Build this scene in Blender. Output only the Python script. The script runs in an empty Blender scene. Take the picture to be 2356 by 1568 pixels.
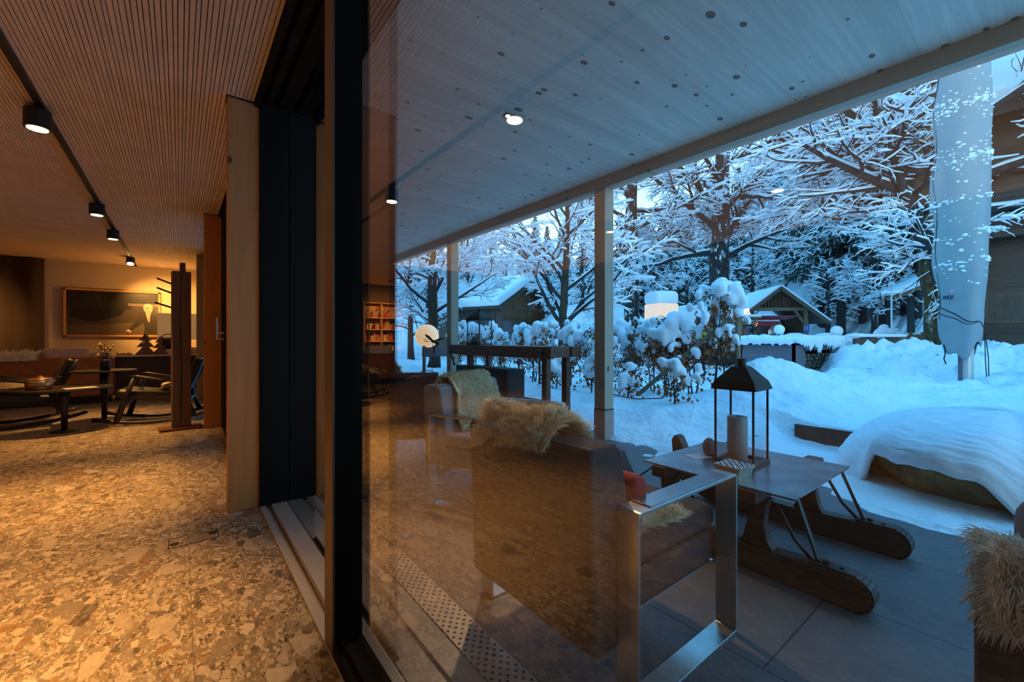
import bpy, math, random
from mathutils import Vector, Matrix, noise
sc = bpy.context.scene
COL = sc.collection
rnd = random.Random(7)
R_ = math.radians
PI = math.pi

# ------------------------------------------------------------------ camera, world, exposure
CAM_H = 1.2
cd = bpy.data.cameras.new('camera'); cam = bpy.data.objects.new('camera', cd); COL.objects.link(cam)
cd.sensor_width = 36.0; cd.lens = 980.0 / 2356 * 36; cd.clip_end = 400; cd.clip_start = 0.02
cd.shift_y = -6.0 / 2356
cam.location = (0, 0, CAM_H)
cam.rotation_euler = (R_(90), 0, -R_(38.0))
sc.camera = cam
sc.view_settings.view_transform = 'Standard'; sc.view_settings.look = 'None'
sc.view_settings.gamma = 1; sc.view_settings.use_curve_mapping = False
sc.view_settings.exposure = 0.0
sc.cycles.transparent_max_bounces = 14
sc.cycles.max_bounces = 8
sc.cycles.sample_clamp_indirect = 4.0

w = bpy.data.worlds.new('world'); sc.world = w; w.use_nodes = True
nt = w.node_tree; nt.nodes.clear()
wo = nt.nodes.new('ShaderNodeOutputWorld'); bg = nt.nodes.new('ShaderNodeBackground')
tc = nt.nodes.new('ShaderNodeTexCoord'); sep = nt.nodes.new('ShaderNodeSeparateXYZ'); rp = nt.nodes.new('ShaderNodeValToRGB')
nt.links.new(tc.outputs['Generated'], sep.inputs[0]); nt.links.new(sep.outputs['Z'], rp.inputs[0])
els = rp.color_ramp.elements
els[0].position = 0.0; els[0].color = (0.85, 1.05, 1.15, 1)
els[1].position = 1.0; els[1].color = (0.05, 0.31, 0.68, 1)
e = els.new(0.22); e.color = (0.35, 0.78, 1.06, 1)
e = els.new(0.5); e.color = (0.085, 0.40, 0.78, 1)
nt.links.new(rp.outputs[0], bg.inputs['Color']); bg.inputs['Strength'].default_value = 3.1
nt.links.new(bg.outputs[0], wo.inputs[0])
WARM = (1.0, 0.48, 0.12)

# ------------------------------------------------------------------ mesh builder
class MB:
    def __init__(s): s.v = []; s.f = []
    def quad(s, a, b, c, d):
        i = len(s.v); s.v += [tuple(a), tuple(b), tuple(c), tuple(d)]; s.f.append((i, i+1, i+2, i+3)); return s
    def poly(s, pts):
        i = len(s.v); s.v += [tuple(p) for p in pts]; s.f.append(tuple(range(i, i+len(pts)))); return s
    def box(s, x0, y0, z0, x1, y1, z1, m=None):
        i = len(s.v)
        ps = [(x0,y0,z0),(x1,y0,z0),(x1,y1,z0),(x0,y1,z0),(x0,y0,z1),(x1,y0,z1),(x1,y1,z1),(x0,y1,z1)]
        if m: ps = [tuple(m @ Vector(p)) for p in ps]
        s.v += ps
        for q in ((3,2,1,0),(4,5,6,7),(0,1,5,4),(1,2,6,5),(2,3,7,6),(3,0,4,7)): s.f.append(tuple(i+k for k in q))
        return s
    def cbox(s, c, d, rz=0, rx=0, ry=0):
        m = Matrix.Translation(c) @ Matrix.Rotation(rz,4,'Z') @ Matrix.Rotation(ry,4,'Y') @ Matrix.Rotation(rx,4,'X')
        return s.box(-d[0]/2,-d[1]/2,-d[2]/2,d[0]/2,d[1]/2,d[2]/2,m)
    def bar(s, a, b, w, h):
        a = Vector(a); b = Vector(b); d = b-a; L = d.length; d.normalize()
        up = Vector((0,0,1)) if abs(d.z) < .95 else Vector((0,1,0))
        x = d.cross(up).normalized(); z = x.cross(d).normalized()
        m = Matrix((( x.x,d.x,z.x,a.x),(x.y,d.y,z.y,a.y),(x.z,d.z,z.z,a.z),(0,0,0,1)))
        return s.box(-w/2,0,-h/2,w/2,L,h/2,m)
    def tube(s, pts, rad, n=8, cap=True, flat=1.0):
        pts = [Vector(p) for p in pts]; N = len(pts)
        if not hasattr(rad, '__len__'): rad = [rad]*N
        base = len(s.v); side = None
        for k, p in enumerate(pts):
            d = (pts[min(k+1,N-1)]-pts[max(k-1,0)])
            if d.length < 1e-9: d = Vector((0,0,1))
            d.normalize()
            if side is None:
                u = Vector((0,0,1)) if abs(d.z) < .9 else Vector((1,0,0))
                side = d.cross(u).normalized()
            else:
                side = side - d*side.dot(d)
                side = side.normalized() if side.length > 1e-6 else d.orthogonal().normalized()
            up = side.cross(d); r = rad[k]
            for j in range(n):
                a = 2*PI*j/n; q = p + side*(math.cos(a)*r) + up*(math.sin(a)*r*flat)
                s.v.append((q.x,q.y,q.z))
        for k in range(N-1):
            for j in range(n):
                a = base+k*n+j; b = base+k*n+(j+1)%n
                s.f.append((a,b,b+n,a+n))
        if cap:
            s.f.append(tuple(base+j for j in range(n))[::-1]); s.f.append(tuple(base+(N-1)*n+j for j in range(n)))
        return s
    def lathe(s, prof, c=(0,0,0), n=24, sx=1, sy=1):
        base = len(s.v); N = len(prof)
        for (r, z) in prof:
            for j in range(n):
                a = 2*PI*j/n; s.v.append((c[0]+math.cos(a)*r*sx, c[1]+math.sin(a)*r*sy, c[2]+z))
        for k in range(N-1):
            for j in range(n):
                a = base+k*n+j; b = base+k*n+(j+1)%n; s.f.append((a,b,b+n,a+n))
        if prof[0][0] > 1e-5: s.f.append(tuple(base+j for j in range(n))[::-1])
        if prof[-1][0] > 1e-5: s.f.append(tuple(base+(N-1)*n+j for j in range(n)))
        return s
    def cyl(s, c, r, h, n=20): return s.lathe([(r,0),(r,h)], c, n)
    def ball(s, c, r, nu=16, nv=10, sz=1.0):
        return s.lathe([(max(1e-6,r*math.sin(PI*k/nv)), -r*sz*math.cos(PI*k/nv)) for k in range(nv+1)], c, nu)
    def prism(s, poly, f0, f1):     # f0/f1 map a 2D point to 3D
        i = len(s.v); n = len(poly)
        s.v += [tuple(f0(*p)) for p in poly] + [tuple(f1(*p)) for p in poly]
        s.f.append(tuple(i+k for k in range(n))[::-1]); s.f.append(tuple(i+n+k for k in range(n)))
        for k in range(n): s.f.append((i+k, i+(k+1)%n, i+n+(k+1)%n, i+n+k))
        return s
    def grid(s, fn, nu, nv):
        b = len(s.v)
        for i in range(nu+1):
            for j in range(nv+1): s.v.append(tuple(fn(i/nu, j/nv)))
        for i in range(nu):
            for j in range(nv):
                a = b+i*(nv+1)+j; s.f.append((a, a+nv+1, a+nv+2, a+1))
        return s
    def xf(s, m, start=0):
        s.v[start:] = [tuple(m @ Vector(p)) for p in s.v[start:]]; return s
    def build(s, name, mat, parent=None, smooth=False, bevel=0, sub=0, remesh=0, seg=2, solid=0):
        me = bpy.data.meshes.new(name); me.from_pydata(s.v, [], s.f); me.update()
        if mat: me.materials.append(mat)
        if smooth: me.shade_smooth()
        o = bpy.data.objects.new(name, me); COL.objects.link(o)
        if parent: o.parent = parent
        if remesh:
            r = o.modifiers.new('r','REMESH'); r.mode='VOXEL'; r.voxel_size=remesh; r.use_smooth_shade=True
            q = o.modifiers.new('s','SMOOTH'); q.iterations=6; q.factor=.6
        if solid:
            q = o.modifiers.new('so','SOLIDIFY'); q.thickness=solid; q.offset=0
        if bevel:
            b = o.modifiers.new('b','BEVEL'); b.width=bevel; b.segments=seg; b.limit_method='ANGLE'; b.angle_limit=R_(35)
            me.shade_smooth()
            b.harden_normals = True
        if sub:
            q = o.modifiers.new('sub','SUBSURF'); q.levels=sub; q.render_levels=sub
        return o

def tag(o, label=None, cat=None, group=None, kind=None):
    if label: o['label'] = label
    if cat: o['category'] = cat
    if group: o['group'] = group
    if kind: o['kind'] = kind
    return o
def empty(name, loc=(0,0,0), rz=0, label=None, cat=None, group=None):
    o = bpy.data.objects.new(name, None); COL.objects.link(o); o.empty_display_size=.1
    o.location = loc; o.rotation_euler = (0,0,rz)
    return tag(o, label, cat, group)
def struct(o): o['kind'] = 'structure'; return o
def kids(o): return [c for c in bpy.data.objects if c.parent == o]
def copy_tree(o, parent=None):
    c = o.copy(); COL.objects.link(c); c.parent = parent
    for ch in kids(o): copy_tree(ch, c)
    return c

# ------------------------------------------------------------------ materials
def newmat(name):
    m = bpy.data.materials.new(name); m.use_nodes = True
    n = m.node_tree; b = n.nodes['Principled BSDF']
    return m, n, b
def nd(n, t, **kw):
    x = n.nodes.new('ShaderNode'+t)
    for k, v in kw.items():
        if k in x.inputs: x.inputs[k].default_value = v
        else: setattr(x, k, v)
    return x
def lk(n, a, b): n.links.new(a, b)
def objcoord(n, scale=(1,1,1), rot=(0,0,0)):
    t = nd(n,'TexCoord'); mp = nd(n,'Mapping'); mp.inputs['Scale'].default_value = scale; mp.inputs['Rotation'].default_value = rot
    lk(n, t.outputs['Object'], mp.inputs[0]); return mp.outputs[0]
def ramp(n, src, stops):
    r = nd(n,'ValToRGB'); e = r.color_ramp.elements
    e[0].position, e[0].color = stops[0][0], (*stops[0][1],1)
    e[1].position, e[1].color = stops[-1][0], (*stops[-1][1],1)
    for p, c in stops[1:-1]:
        k = e.new(p); k.color = (*c,1)
    lk(n, src, r.inputs[0]); return r.outputs[0]
def mixc(n, fac, a, b):
    m = nd(n,'Mix', data_type='RGBA')
    for s, i in ((fac,0),(a,6),(b,7)):
        if hasattr(s,'links') or hasattr(s,'is_linked'): lk(n, s, m.inputs[i])
        elif i == 0: m.inputs[0].default_value = s
        else: m.inputs[i].default_value = (*s,1)
    return m.outputs[2]
def math_(n, op, a, b=None, clamp=False):
    m = nd(n,'Math', operation=op, use_clamp=clamp)
    for i, s in enumerate((a,b)):
        if s is None: continue
        if hasattr(s,'is_linked'): lk(n, s, m.inputs[i])
        else: m.inputs[i].default_value = s
    return m.outputs[0]
def bump(n, b, h, strength=.3, dist=.01):
    x = nd(n,'Bump'); x.inputs['Strength'].default_value = strength; x.inputs['Distance'].default_value = dist
    lk(n, h, x.inputs['Height']); lk(n, x.outputs[0], b.inputs['Normal'])
def simple(name, col, rough=.6, metal=0, var=0, vscale=8, bstr=0, bscale=60, bdist=.004, stretch=(1,1,1), spec=.5, emit=None, estr=0):
    m, n, b = newmat(name)
    b.inputs['Base Color'].default_value = (*col,1); b.inputs['Roughness'].default_value = rough
    b.inputs['Metallic'].default_value = metal; b.inputs['Specular IOR Level'].default_value = spec
    co = objcoord(n, stretch)
    if var:
        t = nd(n,'TexNoise', Scale=vscale, Detail=6); lk(n, co, t.inputs[0])
        c = ramp(n, t.outputs[0], [(.3, tuple(max(0,x*(1-var)) for x in col)), (.7, tuple(min(1,x*(1+var)) for x in col))])
        lk(n, c, b.inputs['Base Color'])
    if bstr:
        t2 = nd(n,'TexNoise', Scale=bscale, Detail=5); lk(n, co, t2.inputs[0]); bump(n, b, t2.outputs[0], bstr, bdist)
    if emit:
        b.inputs['Emission Color'].default_value = (*emit,1); b.inputs['Emission Strength'].default_value = estr
    return m
def wood(name, col, axis=2, knots=0.0, dark=.55, gscale=1.0, rough=.6, board=None, knotcol=(.05,.02,.01), kscale=6.0, kplane=None, bvar=.35):
    """grain runs along axis; board=(axis,width) gives separate boards"""
    m, n, b = newmat(name); b.inputs['Roughness'].default_value = rough
    s = [14*gscale]*3; s[axis] = .9*gscale
    co = objcoord(n, tuple(s))
    t = nd(n,'TexNoise', Scale=1.6, Detail=8, Roughness=.6, Distortion=.6); lk(n, co, t.inputs[0])
    c = ramp(n, t.outputs[0], [(.25, tuple(x*dark for x in col)), (.5, col), (.75, tuple(min(1,x*1.15) for x in col))])
    if board:
        ax, wd = board
        tc = nd(n,'TexCoord'); sp = nd(n,'SeparateXYZ'); lk(n, tc.outputs['Object'], sp.inputs[0])
        q = math_(n,'DIVIDE', sp.outputs[ax], wd); fl = math_(n,'FLOOR', q); fr = math_(n,'FRACT', q)
        wn = nd(n,'TexWhiteNoise', noise_dimensions='1D'); lk(n, fl, wn.inputs['W'])
        k = math_(n,'MULTIPLY_ADD', wn.outputs[0], bvar); k.node.inputs[2].default_value = 1-bvar*.6
        mm = nd(n,'Mix', data_type='RGBA', blend_type='MULTIPLY'); mm.inputs[0].default_value = 1
        lk(n, c, mm.inputs[6])
        cc = nd(n,'CombineColor'); [lk(n, k, cc.inputs[i]) for i in range(3)]
        lk(n, cc.outputs[0], mm.inputs[7]); c = mm.outputs[2]
        ed = math_(n,'LESS_THAN', fr, .03); c = mixc(n, math_(n,'MULTIPLY', ed, bvar), c, tuple(x*.3 for x in col))
    if knots:
        s2 = [kscale]*3; s2[axis] = kscale*.62
        v = nd(n,'TexVoronoi', Scale=1.0, voronoi_dimensions='2D' if kplane else '3D'); co2 = objcoord(n, tuple(s2))
        if kplane:
            sp2 = nd(n,'SeparateXYZ'); cb2 = nd(n,'CombineXYZ'); lk(n, co2, sp2.inputs[0]); lk(n, sp2.outputs[kplane[0]], cb2.inputs[0]); lk(n, sp2.outputs[kplane[1]], cb2.inputs[1]); co2 = cb2.outputs[0]
        lk(n, co2, v.inputs[0])
        sc2 = nd(n,'SeparateColor'); lk(n, v.outputs['Color'], sc2.inputs[0])
        thr = math_(n,'MULTIPLY', math_(n,'POWER', sc2.outputs[0], 2.5), .135*knots); thr = math_(n,'ADD', thr, -.012*knots)
        df = math_(n,'SUBTRACT', thr, v.outputs['Distance']); f = math_(n,'MULTIPLY', df, 40, True)
        c = mixc(n, math_(n,'MULTIPLY', f, .85), c, knotcol)
    lk(n, c, b.inputs['Base Color'])
    bump(n, b, t.outputs[0], .15, .004)
    return m

MAT = {}
MAT['snow'] = simple('snow', (.86,.90,.93), .75, bstr=.8, bscale=7, bdist=.08)
MAT['snow_soft'] = simple('snow_soft', (.86,.90,.93), .8, bstr=.25, bscale=30, bdist=.02)
MAT['spruce'] = wood('spruce_post', (.60,.25,.075), 2, knots=1.6, dark=.85, gscale=.8, kscale=7)
MAT['spruce_col'] = wood('spruce_column', (.42,.35,.26), 2, knots=2.4, dark=.85, gscale=.8, kscale=7)
MAT['spruce_y'] = wood('spruce_beam', (.50,.40,.30), 1, knots=1.6, dark=.85, kscale=4, kplane=(1,2))
MAT['soffit'] = wood('spruce_soffit', (.78,.74,.64), 0, knots=1.5, dark=.86, board=(1,.14), kscale=6.5, knotcol=(.10,.05,.03), kplane=(0,1), bvar=.14)
MAT['alu'] = simple('anodised_metal', (.62,.58,.54), .38, .35, bstr=.05)
MAT['black'] = simple('black_metal', (.018,.018,.02), .45, .2)
MAT['frame'] = simple('dark_bronze_frame', (.012,.0095,.008), .7, 0, spec=.1)
MAT['frame_face'] = simple('bronze_frame_face', (.20,.125,.075), .5, .3)
MAT['plaster'] = simple('plaster_wall', (.55,.45,.32), .9, bstr=.1, bscale=40)
MAT['curtain'] = simple('brown_curtain', (.075,.045,.028), .95, bstr=.4, bscale=3, stretch=(6,1,.2))
MAT['slat'] = simple('ceiling_slat', (.74,.58,.46), .7, var=.08, vscale=4)
MAT['grey_up'] = simple('grey_upholstery', (.065,.050,.048), .9, var=.12, vscale=12, bstr=.35, bscale=350, bdist=.001)
MAT['grey_light'] = simple('light_grey_upholstery', (.24,.23,.24), .9, var=.1, bstr=.35, bscale=350, bdist=.001)
MAT['steel'] = simple('brushed_steel', (.58,.58,.56), .32, .95, var=.1, vscale=20, stretch=(1,1,12), bstr=.06, bscale=90)
MAT['armpad'] = simple('dark_armpad', (.26,.31,.36), .22, .8, bstr=.05)
MAT['tabletop'] = simple('raw_steel_top', (.30,.36,.41), .24, .9, var=.35, vscale=5, bstr=.04, bscale=12)
MAT['oldwood'] = wood('old_oak', (.065,.036,.022), 1, dark=.45, gscale=.9, rough=.55)
MAT['benchwood'] = wood('bench_oak', (.15,.08,.045), 1, dark=.45, gscale=.9, rough=.6)
MAT['oldwood_z'] = wood('old_beam', (.17,.085,.045), 2, dark=.35, gscale=.7, rough=.7)
MAT['iron'] = simple('forged_iron', (.07,.065,.06), .42, .85, var=.3, bstr=.25, bscale=50)
MAT['lantern'] = simple('lantern_iron', (.06,.045,.035), .45, .75, bstr=.9, bscale=130, bdist=.004)
MAT['candle'] = simple('candle_wax', (.36,.34,.31), .55)
MAT['brass'] = simple('dull_brass', (.42,.36,.24), .38, .85, var=.2, bstr=.2, bscale=60)
MAT['chrome'] = simple('polished_strip', (.75,.75,.75), .12, 1)
MAT['stone'] = simple('grey_pebble', (.19,.165,.15), .75, var=.15, bstr=.2, bscale=30)
MAT['rock'] = simple('mossy_boulder', (.26,.19,.085), .9, var=.75, vscale=5, bstr=1, bscale=9, bdist=.06)
MAT['paper'] = simple('white_card', (.75,.72,.72), .35)
MAT['corten'] = simple('corten_steel', (.16,.055,.028), .85, var=.3, bstr=.15)
MAT['concrete'] = simple('column_concrete', (.30,.29,.28), .85, var=.1, bstr=.2)
MAT['greypanel'] = simple('grey_panel', (.17,.135,.15), .7, var=.06)
MAT['bark'] = simple('tree_bark', (.045,.032,.018), .95, var=.6, vscale=7, bstr=1, bscale=14, bdist=.05, stretch=(1,1,.35))
MAT['bark_blue'] = simple('wet_bark', (.03,.03,.03), .95, var=.5, vscale=6, bstr=.8, bscale=12, bdist=.05, stretch=(1,1,.35))
MAT['needle'] = simple('spruce_needles', (.035,.065,.05), .95, var=.4, vscale=3)
MAT['beech'] = simple('dry_beech_leaves', (.40,.125,.04), .8, var=.6, vscale=14)
MAT['stake'] = wood('hedge_stake', (.22,.155,.085), 2, dark=.6)
MAT['hutwood'] = wood('hut_boards', (.13,.08,.05), 2, dark=.5, board=(0,.16))
MAT['hutwood_x'] = wood('hut_boards_level', (.11,.07,.045), 0, dark=.5, board=(2,.2))
MAT['housewood'] = wood('weathered_timber', (.10,.062,.04), 1, dark=.4, board=(2,.32), knots=.6)
MAT['orangewood'] = wood('new_timber', (.26,.11,.045), 2, dark=.6)
MAT['canvas'] = simple('canvas_cover', (.27,.31,.32), .6, var=.05, vscale=2, bstr=.25, bscale=5, bdist=.03)
MAT['tan'] = simple('tan_leather', (.34,.105,.03), .45, var=.12, bstr=.15, bscale=60)
MAT['blackleather'] = simple('black_leather', (.014,.014,.013), .38, bstr=.2, bscale=50)
MAT['darkwood'] = simple('dark_stained_wood', (.016,.011,.008), .4, var=.3, vscale=10)
MAT['white_top'] = simple('white_counter', (.72,.66,.55), .4)
MAT['fabricwhite'] = simple('white_fabric', (.62,.50,.38), .95, bstr=.5, bscale=200, bdist=.003)
MAT['copper'] = simple('copper_pot', (.55,.36,.22), .3, .9)
MAT['gold'] = simple('gold_leaf', (.85,.55,.15), .3, .9)
MAT['roastwood'] = wood('brown_cut_wood', (.26,.12,.05), 0, dark=.5)
MAT['oak_frame'] = wood('oak_picture_frame', (.55,.28,.10), 0, dark=.8)
MAT['red'] = simple('red_fabric', (.45,.03,.03), .8)
MAT['redpanel'] = simple('red_awning', (.35,.03,.05), .6)
MAT['van'] = simple('silver_trailer', (.55,.58,.6), .35, .5, var=.1)
MAT['yellow'] = simple('yellow_jacket', (.42,.30,.04), .8)
MAT['teal'] = simple('teal_jacket', (.03,.10,.12), .8)
MAT['navy'] = simple('navy_cloth', (.012,.02,.045), .85)
MAT['skin'] = simple('skin', (.45,.25,.17), .6)
MAT['hair'] = simple('brown_hair', (.06,.035,.02), .8)
MAT['beige'] = simple('cream_plastic', (.62,.58,.38), .5)
MAT['cable'] = simple('black_rubber', (.01,.01,.012), .5)
MAT['bluesign'] = simple('blue_sign', (.01,.08,.35), .5)
MAT['whitepaint'] = simple('white_paint', (.75,.75,.75), .5)
MAT['logends'] = simple('split_log', (.20,.15,.09), .85, var=.6, vscale=9, bstr=.5)
MAT['logend2'] = simple('split_log_dark', (.07,.05,.03), .85, var=.6, vscale=9, bstr=.5)
MAT['rooftile'] = simple('red_brown_tile', (.13,.05,.03), .8, var=.3)
MAT['globe'] = simple('lit_globe', (.9,.8,.6), .4, emit=(1,.66,.34), estr=.85)
MAT['cubelamp'] = simple('lit_lamp_shade', (.25,.23,.2), .5, emit=(1,.80,.62), estr=.8)
MAT['bulb'] = simple('lit_bulb', (1,.9,.7), .4, emit=(1,.75,.42), estr=9)
MAT['spotglow'] = simple('spot_lens', (1,.8,.5), .4, emit=(1,.66,.25), estr=28)
MAT['shadelit'] = simple('lit_shade', (.9,.8,.6), .6, emit=(1,.55,.18), estr=.18)

def m_glass(name, fres=1.9, tint=(.93,.97,1.0), f0=.04):
    m = bpy.data.materials.new(name); m.use_nodes = True; n = m.node_tree; n.nodes.clear()
    out = nd(n,'OutputMaterial'); mx = nd(n,'MixShader'); tr = nd(n,'BsdfTransparent'); gl = nd(n,'BsdfGlossy'); fr = nd(n,'Fresnel')
    tr.inputs['Color'].default_value = (*tint,1); gl.inputs['Roughness'].default_value = 0.0; n.nodes.remove(fr)
    ge = nd(n,'NewGeometry'); dt = nd(n,'VectorMath', operation='DOT_PRODUCT'); lk(n, ge.outputs['Incoming'], dt.inputs[0]); lk(n, ge.outputs['Normal'], dt.inputs[1])
    c_ = math_(n,'SUBTRACT', 1.0, math_(n,'ABSOLUTE', dt.outputs['Value'])); p_ = math_(n,'POWER', c_, 3.2)
    f = math_(n,'MULTIPLY_ADD', p_, 1-f0); f.node.inputs[2].default_value = f0
    f = math_(n,'MULTIPLY', f, fres, True)
    lk(n, f, mx.inputs[0]); lk(n, tr.outputs[0], mx.inputs[1]); lk(n, gl.outputs[0], mx.inputs[2]); lk(n, mx.outputs[0], out.inputs[0])
    return m
MAT['glass'] = m_glass('window_glass', 1.7, (.98,.99,1.0), .06)
MAT['lglass'] = m_glass('lantern_glass', .8, (.97,.98,1))

def m_terrazzo():
    m, n, b = newmat('terrazzo_floor'); b.inputs['Roughness'].default_value = .42
    tc = nd(n,'TexCoord'); sp = nd(n,'SeparateXYZ'); lk(n, tc.outputs['Object'], sp.inputs[0])
    nz = nd(n,'TexNoise', Scale=9, Detail=3); lk(n, tc.outputs['Object'], nz.inputs[0])
    va = nd(n,'VectorMath', operation='SCALE'); lk(n, nz.outputs['Color'], va.inputs[0]); va.inputs['Scale'].default_value = .045
    vb = nd(n,'VectorMath', operation='ADD'); lk(n, va.outputs[0], vb.inputs[0]); lk(n, tc.outputs['Object'], vb.inputs[1])
    base = nd(n,'TexNoise', Scale=5, Detail=9, Roughness=.7); lk(n, tc.outputs['Object'], base.inputs[0])
    c = ramp(n, base.outputs[0], [(.3,(.18,.13,.078)),(.5,(.275,.21,.125)),(.7,(.36,.28,.17))])
    pal = [(0,(.40,.33,.25)),(.2,(.20,.165,.12)),(.36,(.48,.40,.31)),(.52,(.26,.21,.16)),(.66,(.07,.055,.045)),(.76,(.24,.12,.05)),(.82,(.58,.50,.40)),(.92,(.13,.11,.09)),(1,(.45,.38,.32))]
    for scl, thr, rot, marg in ((150,.35,.3,.02),(70,.5,1.1,.03),(32,.66,.6,.05),(13,.82,.9,.06)):
        mp = nd(n,'Mapping'); lk(n, vb.outputs[0], mp.inputs[0]); mp.inputs['Rotation'].default_value = (0,0,rot); mp.inputs['Scale'].default_value = (1,.55,1)
        v = nd(n,'TexVoronoi', voronoi_dimensions='2D', Scale=scl); v2 = nd(n,'TexVoronoi', voronoi_dimensions='2D', feature='DISTANCE_TO_EDGE', Scale=scl)
        lk(n, mp.outputs[0], v.inputs[0]); lk(n, mp.outputs[0], v2.inputs[0])
        s2 = nd(n,'SeparateColor'); lk(n, v.outputs['Color'], s2.inputs[0])
        r = nd(n,'ValToRGB'); r.color_ramp.interpolation = 'CONSTANT'; e = r.color_ramp.elements
        e[0].position = 0; e[0].color = (*pal[0][1],1); e[1].position = .93; e[1].color = (*pal[-2][1],1)
        for p, q in pal[1:-2]: k = e.new(p); k.color = (*q,1)
        lk(n, s2.outputs[1], r.inputs[0])
        f = math_(n,'MULTIPLY', math_(n,'GREATER_THAN', s2.outputs[0], thr), math_(n,'GREATER_THAN', v2.outputs['Distance'], marg))
        c = mixc(n, math_(n,'MULTIPLY', f, .72), c, r.outputs[0])
    # joints
    q = math_(n,'FRACT', math_(n,'DIVIDE', math_(n,'ADD', sp.outputs[0], .74+.78*10), .78))
    j1 = math_(n,'LESS_THAN', math_(n,'ABSOLUTE', math_(n,'SUBTRACT', q, .003)), .0035)
    q2 = math_(n,'FRACT', math_(n,'DIVIDE', math_(n,'ADD', sp.outputs[1], 8.3), 3.0))
    j2 = math_(n,'LESS_THAN', q2, .0012)
    j = math_(n,'MAXIMUM', j1, j2)
    c = mixc(n, math_(n,'MULTIPLY', j, .7), c, (.16,.11,.07))
    lk(n, c, b.inputs['Base Color'])
    bp = nd(n,'TexNoise', Scale=40, Detail=4); lk(n, tc.outputs['Object'], bp.inputs[0]); bump(n, b, bp.outputs[0], .12, .003)
    return m
MAT['terrazzo'] = m_terrazzo()

def m_slab():
    m, n, b = newmat('terrace_slabs'); b.inputs['Roughness'].default_value = .5
    tc = nd(n,'TexCoord'); sp = nd(n,'SeparateXYZ'); lk(n, tc.outputs['Object'], sp.inputs[0])
    t = nd(n,'TexNoise', Scale=3, Detail=7, Roughness=.65); lk(n, tc.outputs['Object'], t.inputs[0])
    c = ramp(n, t.outputs[0], [(.3,(.10,.103,.11)),(.7,(.15,.155,.165))])
    qx = math_(n,'DIVIDE', math_(n,'ADD', sp.outputs[0], -1.67+.717*10), .717); fx = math_(n,'FRACT', qx); ix = math_(n,'FLOOR', qx)
    off = math_(n,'MULTIPLY', ix, .435)
    qy = math_(n,'FRACT', math_(n,'DIVIDE', math_(n,'ADD', math_(n,'SUBTRACT', sp.outputs[1], off), 4.35-.655+20*1.45), 1.45))
    j = math_(n,'MAXIMUM', math_(n,'LESS_THAN', fx, .009), math_(n,'LESS_THAN', qy, .0045))
    c = mixc(n, math_(n,'MULTIPLY', j, .85), c, (.01,.01,.01)); lk(n, c, b.inputs['Base Color'])
    t2 = nd(n,'TexNoise', Scale=60, Detail=5); lk(n, tc.outputs['Object'], t2.inputs[0]); bump(n, b, t2.outputs[0], .15, .003)
    return m
MAT['slab'] = m_slab()

def m_fur(name, c0, c1):
    m, n, b = newmat(name); b.inputs['Roughness'].default_value = .85; b.inputs['Specular IOR Level'].default_value = .2
    co = objcoord(n); t = nd(n,'TexNoise', Scale=14, Detail=5); lk(n, co, t.inputs[0])
    lk(n, ramp(n, t.outputs[0], [(.3,c0),(.7,c1)]), b.inputs['Base Color']); return m
MAT['fur'] = m_fur('sheep_wool', (.78,.64,.40), (.92,.82,.60))
MAT['fur_white'] = m_fur('white_sheep_wool', (.80,.74,.62), (.94,.90,.82))

def m_barksnow(name, c0, c1, thr=.54):
    m, n, b = newmat(name); b.inputs['Roughness'].default_value = .95
    co = objcoord(n, (1,1,.5)); t = nd(n,'TexNoise', Scale=6, Detail=8, Roughness=.7); lk(n, co, t.inputs[0])
    g = nd(n,'NewGeometry'); sp = nd(n,'SeparateXYZ'); lk(n, g.outputs['Normal'], sp.inputs[0])
    f = math_(n,'MULTIPLY_ADD', sp.outputs[2], .25); lk(n, t.outputs[0], f.node.inputs[2])
    t2 = nd(n,'TexNoise', Scale=9, Detail=5); lk(n, co, t2.inputs[0])
    c = ramp(n, t2.outputs[0], [(.35,c0),(.65,c1)])
    c = mixc(n, math_(n,'MULTIPLY', math_(n,'SUBTRACT', f, thr), 14, True), c, (.85,.88,.9))
    lk(n, c, b.inputs['Base Color']); bump(n, b, t2.outputs[0], .9, .05); return m
MAT['barksnow'] = m_barksnow('bark_with_snow', (.035,.025,.012), (.12,.085,.035), .60)
MAT['barkmid'] = m_barksnow('dark_bark_with_snow', (.012,.013,.013), (.035,.035,.032), .57)
MAT['hill'] = m_barksnow('snowy_hillside', (.05,.06,.06), (.12,.12,.10), .40)
# ================================================================== SETTING
GX = .52           # plane of the inner glass
struct(MB().box(-7,-6,-.12,.45,13.2,0).build('floor', MAT['terrazzo']))
struct(MB().box(.45,-6,-.2,.86,13.2,-.012).box(.45,3.46,-.1,.86,13.2,.0).build('trim_4', MAT['black']))
struct(MB().box(-7.1,-6,2.89,.45,13.2,3.0).build('ceiling', MAT['black']))
s = MB(); x = .415; k = 0
while x > -6.95:
    wd = (.0205,.0265)[k % 2]; s.box(x-wd+.0042,-5.95,2.868,x,13.09,2.90); x -= wd; k += 1
struct(s.build('ceiling_slats', MAT['slat']))
struct(MB().box(-7.1,13.1,-.1,.45,13.25,3).build('wall_far', MAT['plaster']))
struct(MB().box(-7.15,-6,-.1,-7,13.2,3).build('wall_left', MAT['curtain']))
struct(MB().box(-7.1,-6.15,-.1,.9,-6,3.2).build('wall_back', MAT['curtain']))
struct(MB().box(.45,10.6,-.1,.85,13.25,3.2).build('wall_right', MAT['plaster']))
struct(MB().box(.80,3.5,0,1.46,3.6,3.11).build('wall_return', MAT['frame']))
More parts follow.
